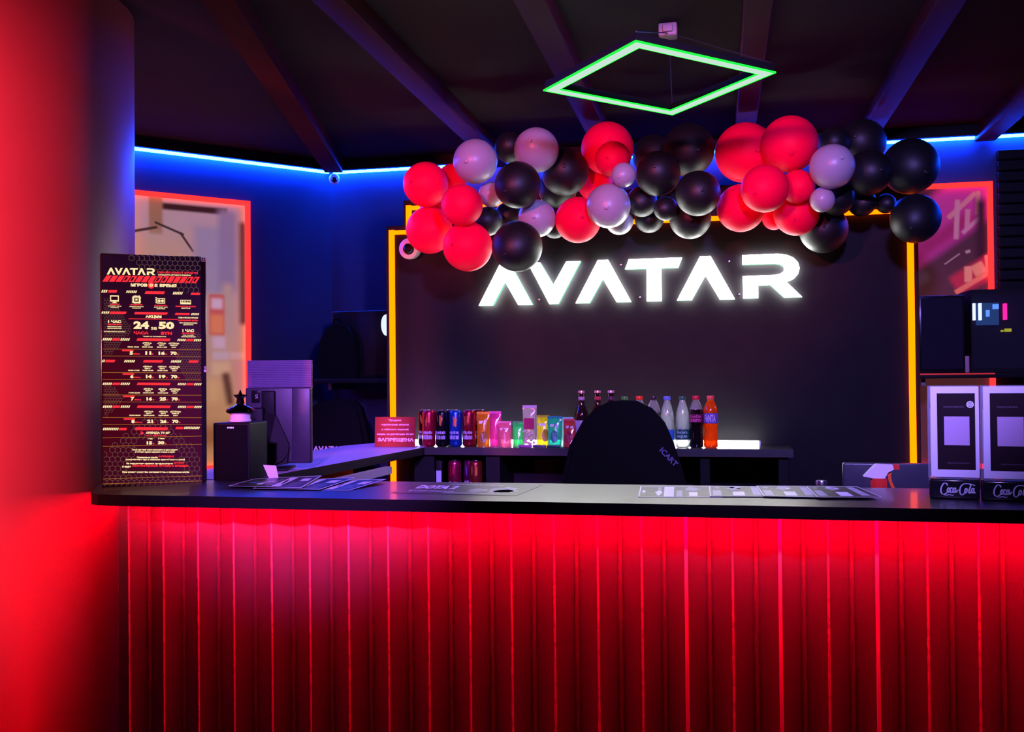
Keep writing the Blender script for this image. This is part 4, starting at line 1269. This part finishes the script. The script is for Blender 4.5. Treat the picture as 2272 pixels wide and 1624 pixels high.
OUT2 = [(-0.19, 0.55), (-0.195, 0.8), (-0.19, 1.0), (-0.178, 1.20), (-0.16, 1.262), (-0.12, 1.296), (-0.05, 1.308), (0.02, 1.314), (0.08, 1.308), (0.12, 1.27), (0.145, 1.19), (0.165, 1.08), (0.18, 0.95), (0.195, 0.8), (0.19, 0.55)]
t = gaming_chair((-1.965, 4.94), 1, 'black gaming chair with pink club lettering behind the side counter', OUT2, 0.93, 0.72)
pr = Print(lambda u, v, l: Vector((-1.965 + u, 4.857 - l - (0.004), v)))
for poly in logo2d(-0.118, 1.040, 0.062, 1.070):
    pr.poly(poly, 0, 1)
pr.build('lettering', [mat('pink_glow_embroidery', (0.75, 0.45, 0.6), 0.6, emit=(0.6, 0.2, 0.4), es=0.12)], t)  # pink stitching brightened by an added faint glow

# ------------------------------------------------------------------ computers on the high shelves behind the partition
def shelf(x0, x1, label):
    t = thing('wall_shelf', label, 'shelf', ((x0 + x1) / 2, 5.2, 1.40), 'high shelves for computers')
    MB().rbox(x0, x1, 4.98, 5.395, 1.395, 1.420, 0.003).build('board', M_dark, t)
    for x in (x0 + .05, x1 - .07):
        MB().box(x, x + .02, 5.05, 5.39, 1.36, 1.394).build('bracket', M_metal, t)
    return t
shelf(-2.13, -1.45, 'dark wall shelf on the left between the blue wall and the amber neon')
t = shelf(0.89, 1.60, 'dark wall shelf on the right beyond the partition with a red front edge')
MB().box(0.90, 1.25, 4.974, 4.979, 1.412, 1.419).build('edge_gleam', mat('red_edge_glimmer', (0.5, 0.03, 0.03), 0.3, emit=(1, 0.05, 0.05), es=0.35), t)  # red gleam on the board edge put in as a weak glow
M_smoke = see_through('smoked_glass', (0.6, 0.6, 0.7), clear=0.97, gloss=0.05, trans=0.1)

t = thing('computer_tower', 'black computer tower on the left shelf with a glowing white round fan', 'computer', (-1.9, 5.2, 1.4205))
MB().rbox(-2.06, -1.74, 5.06, 5.36, 1.4205, 1.785, 0.006).build('case', M_gloss, t)
Fm = Matrix.Translation((-1.737, 5.03, 1.703)) @ Matrix.Rotation(math.radians(82), 4, 'Z') @ Matrix.Rotation(math.pi / 2, 4, 'X')
MB(Fm).lathe([(0.030, -0.004), (0.056, -0.004), (0.058, 0.004), (0.056, 0.012), (0.030, 0.012)], seg=36).build('fan_ring', glow('fan_white_light', (0.75, 0.85, 1.2), 1.1), t)
MB(Fm).lathe([(0.0, 0.010), (0.018, 0.010), (0.018, -0.004), (0.0, -0.004)], seg=20).build('fan_hub', M_dark, t)
t = thing('headset_bag', 'rounded black bag lying on the left shelf before the computer tower', 'bag', (-2.0, 5.02, 1.4205))
BGP = [(-2.105, 1.4205), (-2.118, 1.50), (-2.10, 1.62), (-2.06, 1.695), (-2.0, 1.715), (-1.95, 1.70), (-1.92, 1.66), (-1.90, 1.60), (-1.895, 1.50), (-1.90, 1.4205)]
MB().prism(BGP, 4.99, 5.055, 'y', smooth=True).build('bag_body', M_black, t)
MB().tube([(-2.04, 5.02, 1.70), (-2.03, 5.02, 1.74), (-1.99, 5.02, 1.745), (-1.98, 5.02, 1.715)], 0.006, 8).build('carry_loop', M_black, t)

t = thing('computer_tower', 'plain dark computer case on the right shelf next to the amber neon', 'computer', (1.03, 5.15, 1.4205))
MB().rbox(0.925, 1.128, 5.0, 5.34, 1.4205, 1.787, 0.005).build('case', M_gloss, t)
MB().box(0.935, 1.118, 4.997, 4.9995, 1.44, 1.775).build('side_panel', mat('dark_glass_panel', (0.02, 0.018, 0.03), 0.12), t)
t = thing('computer_tower', 'computer with lit white, blue and pink parts behind its glass, far right', 'computer', (1.3, 5.15, 1.4205))
MB().box(1.155, 1.47, 5.06, 5.34, 1.4205, 1.81).box(1.155, 1.47, 5.0, 5.0595, 1.4205, 1.44).box(1.155, 1.47, 5.0, 5.0595, 1.79, 1.81).box(1.155, 1.162, 5.0, 5.0595, 1.4405, 1.7895).box(1.463, 1.47, 5.0, 5.0595, 1.4405, 1.7895).build('case', M_dark, t)
MB().box(1.1625, 1.4625, 5.003, 5.006, 1.4405, 1.7895).build('glass_side', M_smoke, t)
MB().box(1.19, 1.29, 5.05, 5.0595, 1.645, 1.75).build('motherboard', glow('board_blue_glow', (0.03, 0.10, 0.28), 1.2), t)
ram = MB()
for k, x in enumerate((1.171, 1.198)):
    ram.box(x, x + 0.010, 5.02, 5.045, 1.668, 1.748)
ram.build('memory_sticks', glow('memory_white_glow', (0.9, 1.0, 1.6), 3), t)
MB().box(1.232, 1.246, 5.035, 5.049, 1.685, 1.715).box(1.262, 1.285, 5.03, 5.049, 1.72, 1.742).build('cooler', glow('cooler_blue_glow', (0.2, 0.5, 1.6), 2), t)
MB().box(1.3065, 1.3185, 5.02, 5.049, 1.668, 1.744).build('graphics_card', glow('pink_card_glow', (2.0, 0.03, 0.5), 2), t)
MB().box(1.312, 1.339, 5.03, 5.049, 1.612, 1.626).box(1.296, 1.304, 5.03, 5.049, 1.612, 1.620).build('status_display', glow('yellow_digits', (0.8, 0.75, 0.02), 1.4), t)
tag(MB().rbox(1.132, 1.151, 5.02, 5.05, 1.4205, 1.50, 0.003).build('power_adapter', mat('dusty_pink_plastic', (0.5, 0.25, 0.3), 0.5), None, (1.14, 5.03, 1.4205)), 'small pinkish adapter between the two computers on the right shelf', 'adapter')
sl = thing('acoustic_panel', 'dark slatted panel high on the back wall at the far right', 'wall panel', (1.55, 5.38, 1.9))
sb = MB()
for k in range(13):
    sb.rbox(1.375, 1.80, 5.36, 5.398, 1.83 + k * 0.055, 1.878 + k * 0.055, 0.004, seg=1)
sb.build('slats', M_dark, sl)

# ------------------------------------------------------------------ red notice on the back counter
NF = frame((-1.582, 4.40, 1.1005), (1, 0, 0), (-0.01, 0.06, 1))
t = thing('notice_sign', 'small red acrylic notice with white lettering at the left end of the back counter', 'sign', (-1.48, 4.4, 1.1))
MB(NF).box(0, 0.196, 0, 0.003, 0, 0.138).build('plate', mat('red_acrylic', (0.19, 0.003, 0.02), 0.35, spec=0.2), t)
MB(NF).box(0.0, 0.196, 0.0031, 0.05, 0, 0.003).build('foot', mat('red_acrylic_foot', (0.55, 0.01, 0.06), 0.25), t)
pr = Print(lambda x, y, l: NF @ Vector((x, -0.0006 - l, y)))
for s, x0, x1, y, h in (('Продажа', .068, .128, .122, .011), ('энергетических напитков', .030, .165, .101, .010), ('и табачных изделий', .034, .164, .080, .010), ('лицам, не достигшим 18 лет', .010, .190, .058, .011), ('ЗАПРЕЩЕНА', .014, .190, .031, .019)):
    pr.text(s, x0, y - h / 2, x1, y + h / 2, 0, 1, 0.04 if h > .015 else 0.02, flip=False)
pr.build('lettering', [mat('notice_glow_ink', (0.8, 0.55, 0.8), 0.5, emit=(0.8, 0.3, 0.7), es=0.12)], t)  # pale ink with a slight pink glow put into it

# ------------------------------------------------------------------ drink cans
def can_mesh(name, col, mark, label, loc, group, h=0.168, r=0.031, metal=0.75, glyph='ball'):
    t = thing(name, label, 'can', loc, group)
    c = loc
    MB().lathe([(r * .72, 0.0), (r * .86, 0.003), (r, 0.012), (r, h - 0.016), (r * .93, h - 0.006), (r * .84, h - 0.002)], c, 28).build('body', mat(name + '_paint', col, 0.24, metal=metal, noise=0.1), t)
    MB().lathe([(r * .84, h - 0.0018), (r * .87, h), (r * .80, h), (r * .76, h - 0.004), (0, h - 0.004)], c, 28).build('lid', M_metal, t)
    pr = Print(lambda a, z, l: Vector((c[0] + (r + .0003 + l) * math.sin(a), c[1] - (r + .0003 + l) * math.cos(a), c[2] + z)))
    rnd = random.Random(hash(mark) % 97 if False else len(mark) * 7 + int(loc[0] * 100))
    n = 9
    for row, z in ((0, h * .40), (1, h * .28)):
        for k in range(n):
            a = -0.75 + k * 0.17
            hh = h * (.075 if row else .05)
            pr.rect(a, z - hh, a + rnd.uniform(.07, .13), z + hh * rnd.uniform(.2, .7), 0, 1)
    for k in range(6):
        a = rnd.uniform(-.5, .35)
        pr.rect(a, h * rnd.uniform(.55, .72), a + rnd.uniform(.08, .2), h * rnd.uniform(.74, .88), 1, 1)
    pr.build('printing', [mat(name + '_ink', (0.55, 0.5, 0.75), 0.4), mat(name + '_motif', mark_col[mark], 0.3, metal=0.5)], t)
    return t
mark_col = {'gold': (0.6, 0.35, 0.08), 'orange': (0.8, 0.2, 0.05), 'crimson': (0.6, 0.02, 0.05), 'purple': (0.3, 0.1, 0.5)}
CG = 'tall energy drink cans on the back counter'
can_mesh('drink_can', (0.02, 0.016, 0.014), 'gold', 'black can with gold motif, first in the row beside the red notice', (-1.368, 4.50, 1.1005), CG)
can_mesh('drink_can', (0.55, 0.01, 0.05), 'orange', 'red can second in the row, between two black cans', (-1.330, 4.442, 1.1005), CG)
can_mesh('drink_can', (0.012, 0.011, 0.014), 'orange', 'black can with orange motif, in front next to the blue can', (-1.266, 4.440, 1.1005), CG)
can_mesh('drink_can', (0.02, 0.10, 0.55), 'orange', 'blue energy drink can in the row on the back counter', (-1.203, 4.446, 1.1005), CG)
can_mesh('drink_can', (0.38, 0.012, 0.03), 'orange', 'dark red can beside the orange pouch', (-1.139, 4.446, 1.1005), CG)
can_mesh('drink_can', (0.014, 0.010, 0.010), 'crimson', 'black can standing behind the blue can', (-1.235, 4.51, 1.1005), CG)
can_mesh('drink_can', (0.16, 0.01, 0.012), 'gold', 'dark can half hidden behind the dark red can', (-1.108, 4.51, 1.1005), CG)
SG = 'cans on the shelf under the back counter'
can_mesh('drink_can', (0.36, 0.02, 0.07), 'crimson', 'brightest red can on the low shelf, front left', (-1.208, 4.44, 0.8685), SG)
can_mesh('drink_can', (0.2, 0.02, 0.12), 'purple', 'purplish can on the low shelf behind the bright red one', (-1.150, 4.50, 0.8685), SG)
can_mesh('drink_can', (0.34, 0.04, 0.03), 'orange', 'rust red can on the low shelf by the right upright', (-1.105, 4.43, 0.8685), SG)
t = thing('juice_carton', 'slim dark carton with pale label at the left end of the low shelf', 'carton', (-1.278, 4.43, 0.8685))
MB().rbox(-1.292, -1.264, 4.42, 4.45, 0.8685, 1.036, 0.002).build('carton_body', M_dark, t)
MB().box(-1.290, -1.266, 4.4185, 4.4195, 0.93, 0.99).build('label', M_lav, t)

# ------------------------------------------------------------------ snack pouches
def pouch(loc, w, h, col, label, patch=None, lean=0.0, T=0.026, clear=0.25, es=0.0, rot=0.0, top=None):
    t = thing('snack_pouch', label, 'snack pouch', loc, 'snack pouches on the back counter')
    F_ = frame(loc, (math.cos(rot), math.sin(rot), 0), (0, lean, 1))
    nu, nv = 10, 12
    vs, fs = [], []
    rnd = random.Random(int(loc[0] * 1000))
    for side in (-1, 1):
        for j in range(nv + 1):
            v = j / nv
            for i in range(nu + 1):
                u = i / nu * 2 - 1
                th = T * (1 - u * u) ** .6 * max(0.0, (1 - v / 0.9)) ** .45 if v < .9 else 0
                th = th + 0.0006 + (rnd.uniform(-.0012, .0012) if 0 < i < nu and 0 < j < nv else 0)
                bw = w / 2 * (1 - .05 * math.sin(math.pi * v))
                vs.append((u * bw, side * th, v * h + (0.004 if side and abs(u) < .9 and j == 0 else 0) * (1 - u * u) * 0))
    K = (nu + 1) * (nv + 1)
    for j in range(nv):
        for i in range(nu):
            q = j * (nu + 1) + i
            fs.append((q, q + 1, q + nu + 2, q + nu + 1))
            fs.append((K + q, K + q + nu + 1, K + q + nu + 2, K + q + 1))
    for j in range(nv):
        for i in (0, nu):
            q, q2 = j * (nu + 1) + i, (j + 1) * (nu + 1) + i
            fs.append((q, q2, K + q2, K + q))
    for i in range(nu):
        fs.append((i, K + i, K + i + 1, i + 1))
        fs.append((nv * (nu + 1) + i, nv * (nu + 1) + i + 1, K + nv * (nu + 1) + i + 1, K + nv * (nu + 1) + i))
    m_ = see_through('pouch_film', col, clear=clear, gloss=0.16, rough=0.15, trans=0.65)
    MB(F_).add(vs, fs, 0, True).build('bag', m_, t)
    MB(F_).box(-w / 2 * .98, w / 2 * .98, -0.0016, 0.0016, h * .93, h).build('top_seal', mat('seal_film', top or tuple(c * .8 for c in col), 0.3), t)
    if patch:
        fr_ = lambda u, v, l: F_ @ Vector((u * w / 2, -T * max(0, (1 - u * u)) ** .6 * max(0.0, (1 - v / 0.9)) ** .45 - 0.0022 - l, v * h))
        pr = Print(fr_)
        pr.disc(patch[0], patch[1], patch[2], 0, 1, 20, ry=patch[3])
        pr.rect(-.55, .66, .45, .74, 1, 1)
        pr.build('printing', [mat('pouch_motif', patch[4], 0.4), mat('pouch_text', (0.8, 0.75, 0.7), 0.4)], t)
    return t
z0 = 1.1005
pouch((-1.072, 4.45, z0), 0.064, 0.160, (0.95, 0.42, 0.02), 'tall orange snack pouch right of the cans', (0.15, .27, .55, .16, (0.30, 0.12, 0.02)))
pouch((-1.030, 4.51, z0), 0.060, 0.160, (0.80, 0.10, 0.45), 'magenta snack pouch behind the orange one', None)
pouch((-0.972, 4.45, z0), 0.066, 0.116, (0.95, 0.30, 0.42), 'short pink snack pouch between magenta and green ones', (0.4, .40, .4, .2, (0.7, 0.1, 0.08)))
pouch((-0.915, 4.49, z0), 0.056, 0.114, (0.10, 0.75, 0.25), 'bright green snack pouch left of the clear packet', None, top=(0.05, 0.4, 0.12))
t = pouch((-0.852, 4.44, z0), 0.066, 0.190, (0.85, 0.72, 0.78), 'tall clear nut packet with a crimson label', None, clear=0.6, T=0.018)
LB = frame((-0.852, 4.44, z0), (1, 0, 0))
MB(LB).box(-0.024, 0.024, -0.0205, -0.0195, 0.082, 0.132).build('label', mat('crimson_label', (0.42, 0.01, 0.08), 0.4), t)
nb = MB(LB)
for k in range(16):
    r_ = random.uniform(.006, .0085)
    nb.M = LB @ Matrix.Translation((random.uniform(-.024, .024), -0.018 - random.uniform(0, .004), 0.012 + random.uniform(0, .06)))
    nb.lathe([(0, -r_), (r_ * .7, -r_ * .7), (r_, 0), (r_ * .7, r_ * .7), (0, r_)], seg=10)
nb.build('nuts', mat('beige_nuts', (0.75, 0.55, 0.35), 0.4), t)
pouch((-0.800, 4.49, z0), 0.062, 0.142, (0.92, 0.80, 0.02), 'yellow snack pouch right of the clear nut packet', (0.45, .36, .5, .2, (0.5, 0.22, 0.02)), top=(0.55, 0.50, 0.02))
pouch((-0.738, 4.45, z0), 0.070, 0.140, (0.08, 0.72, 0.52), 'teal snack pouch beside the yellow one', (0.0, .34, .5, .2, (0.02, 0.3, 0.2)), top=(0.02, 0.4, 0.34))
pouch((-0.690, 4.51, z0), 0.056, 0.132, (0.45, 0.78, 0.9), 'pale blue snack pouch behind the teal one', None)
pouch((-0.665, 4.435, z0), 0.066, 0.128, (0.80, 0.13, 0.14), 'red snack pouch at the foot of the brown bottles', (-0.2, .35, .6, .2, (0.45, 0.02, 0.04)), lean=0.08)
for i, (x, c) in enumerate(((-0.80, (0.05, 0.04, 0.12)), (-0.865, (0.3, 0.05, 0.25)), (-0.735, (0.02, 0.06, 0.08)))):
    t = tag(MB().rbox(x - .03, x + .03, 4.385, 4.404, 1.1005, 1.112, 0.004).build('candy_bar', mat('candy_wrapper', c, 0.25, noise=.4), None, (x, 4.395, 1.1005)),
            ('dark blue candy bar lying under the yellow pouch', 'purple candy bar lying before the clear nut packet', 'dark green candy bar lying before the teal pouch')[i], 'candy bar', 'candy bars at the counter edge')

# ------------------------------------------------------------------ bottles
def bottle(loc, label, kind, liquid, cap, lab=None, fill=1.0, text=None, textcol=(0.8, 0.75, 0.85), band=None):
    t = thing('drink_bottle', label, 'bottle', loc, 'bottles on the back counter')
    if kind == 'cola':
        P = [(0.024, 0), (0.029, 0.003), (0.031, 0.012), (0.031, 0.045), (0.0275, 0.065), (0.0285, 0.085), (0.0318, 0.105), (0.0322, 0.15), (0.030, 0.170), (0.024, 0.188), (0.0155, 0.205), (0.0125, 0.212), (0.0125, 0.216)]
    elif kind == 'water':
        P = [(0.024, 0), (0.029, 0.004), (0.031, 0.012), (0.031, 0.08), (0.0295, 0.085), (0.031, 0.09), (0.0295, 0.115), (0.0300, 0.13), (0.027, 0.155), (0.021, 0.180), (0.0145, 0.200), (0.0125, 0.208), (0.0125, 0.214)]
    else:
        P = [(0.026, 0), (0.030, 0.003), (0.0315, 0.010), (0.0315, 0.135), (0.029, 0.155), (0.020, 0.178), (0.0145, 0.195), (0.0135, 0.235), (0.0150, 0.238), (0.0150, 0.243), (0.0135, 0.245), (0.0135, 0.248)]
    H = P[-1][1]
    def rad(z):
        for (a, b) in zip(P[:-1], P[1:]):
            if a[1] <= z <= b[1]:
                return a[0] + (b[0] - a[0]) * (z - a[1]) / max(1e-6, b[1] - a[1])
        return P[-1][0]
    zf = H * fill
    lo = [p for p in P if p[1] < zf] + [(rad(zf), zf)]
    body = MB().lathe(lo, loc, 28, 0)
    if fill < .98:
        body.lathe([(rad(zf), zf)] + [p for p in P if p[1] > zf], loc, 28, 1, caps=False)
    body.build('bottle_body', [liquid, M_clear], t)
    if kind == 'beer':
        MB().lathe([(0.0148, H - .006), (0.0152, H + .001), (0.0138, H + .006), (0, H + .0065)], loc, 21).build('crown_cap', mat('crown_cap_metal', cap, 0.3, metal=.6), t)
        MB().lathe([(0.0140, 0.198), (0.0141, 0.199), (0.0141, 0.226), (0.0140, 0.227)], loc, 24, caps=False).build('neck_label', mat('neck_label', lab or (0.5, 0.4, 0.5), 0.45), t)
        MB().lathe([(0.0316, 0.045), (0.0319, 0.046), (0.0319, 0.120), (0.0316, 0.121)], loc, 28, caps=False).build('label', mat('bottle_label', (0.5, 0.42, 0.5), 0.45), t)
    else:
        MB().lathe([(0.0148, H - .004), (0.0152, H - .003), (0.0152, H + .010), (0.0140, H + .0125), (0, H + .0125)], loc, 24).build('cap', mat('screw_cap', cap, 0.35), t)
        if lab:
            z1_, z2_ = band or (0.105, 0.155)
            pts = [z1_ + (z2_ - z1_) * k / 6 for k in range(7)]
            MB().lathe([(rad(z) + .0006, z) for z in pts], loc, 32, caps=False).build('label', mat('bottle_label', lab, 0.4), t)
            if text:
                pr = Print(lambda a, z, l: Vector((loc[0] + (rad(z) + .0012 + l) * math.sin(a), loc[1] - (rad(z) + .0012 + l) * math.cos(a), loc[2] + z)))
                n_ = len(text)
                for k, s in enumerate(text):
                    zz = z2_ - (z2_ - z1_) * (k + .5) / n_
                    hh = (z2_ - z1_) / n_ * .36
                    pr.text(s, -0.85, zz - hh, 0.7, zz + hh, 0, 1, 0.03, flip=False)
                pr.build('lettering', [mat('label_ink', textcol, 0.4)], t)
    return t
M_clear = see_through('clear_plastic', (0.92, 0.95, 0.96), clear=0.80, gloss=0.22, trans=0.3)
M_water = see_through('bottled_water', (0.86, 0.92, 0.92), clear=0.62, gloss=0.22, trans=0.5)
M_cola = see_through('dark_cola', (0.012, 0.006, 0.008), clear=0.05, gloss=0.16, trans=0.2)
M_fan = see_through('orange_soda', (1.0, 0.20, 0.01), clear=0.18, gloss=0.14, trans=0.75)
M_beer = see_through('brown_glass', (0.03, 0.010, 0.012), clear=0.12, gloss=0.2, trans=0.2)
M_green = see_through('green_soda', (0.15, 0.45, 0.06), clear=0.4, gloss=0.2)
yb = 4.455
bottle((-0.616, yb, z0), 'brown bottle with pale neck label, leftmost of the bottles', 'beer', M_beer, (0.75, 0.5, 0.45), (0.45, 0.33, 0.45))
bottle((-0.546, yb + .03, z0), 'brown bottle with red neck label left of the chair top', 'beer', M_beer, (0.75, 0.5, 0.45), (0.40, 0.03, 0.06))
bottle((-0.483, yb + .01, z0), 'brown bottle with dark neck just above the left of the chair', 'beer', M_beer, (0.7, 0.5, 0.5), (0.06, 0.03, 0.07))
bottle((-0.423, yb + .02, z0), 'green-capped bottle almost hidden behind the chair top', 'water', M_green, (0.05, 0.30, 0.05), (0.1, 0.3, 0.05))
bottle((-0.356, yb + .005, z0), 'bottle with bright orange-red cap peeking over the chair top', 'cola', M_cola, (0.85, 0.06, 0.02), (0.5, 0.02, 0.04), .8)
bottle((-0.293, yb, z0), 'clear-necked bottle with black cap at the chair\'s right shoulder', 'cola', M_cola, (0.02, 0.02, 0.025), (0.03, 0.03, 0.04), .72)
bottle((-0.233, yb, z0), 'clear water bottle with pale blue cap', 'water', M_water, (0.12, 0.25, 0.75), (0.05, 0.25, 0.7), 1.0, None, band=(0.035, 0.078))
bottle((-0.166, yb, z0), 'clear water bottle with dark green cap and green label', 'water', M_water, (0.02, 0.16, 0.08), (0.01, 0.13, 0.09), 1.0, ('bon', 'aqua'), (0.5, 0.8, 0.6), band=(0.038, 0.080))
bottle((-0.107, yb, z0), 'dark cola bottle with red cap beside the orange soda', 'cola', M_cola, (0.65, 0.02, 0.04), (0.16, 0.01, 0.05), .78, ('Coca-Cola', 'zero'), (0.8, 0.12, 0.35), band=(0.112, 0.148))
bottle((-0.044, yb, z0), 'bright orange soda bottle, last in the row before the bare light bar', 'cola', M_fan, (0.95, 0.12, 0.06), (0.16, 0.13, 0.50), .97, ('FANTA',), (0.85, 0.7, 0.9), band=(0.108, 0.152))
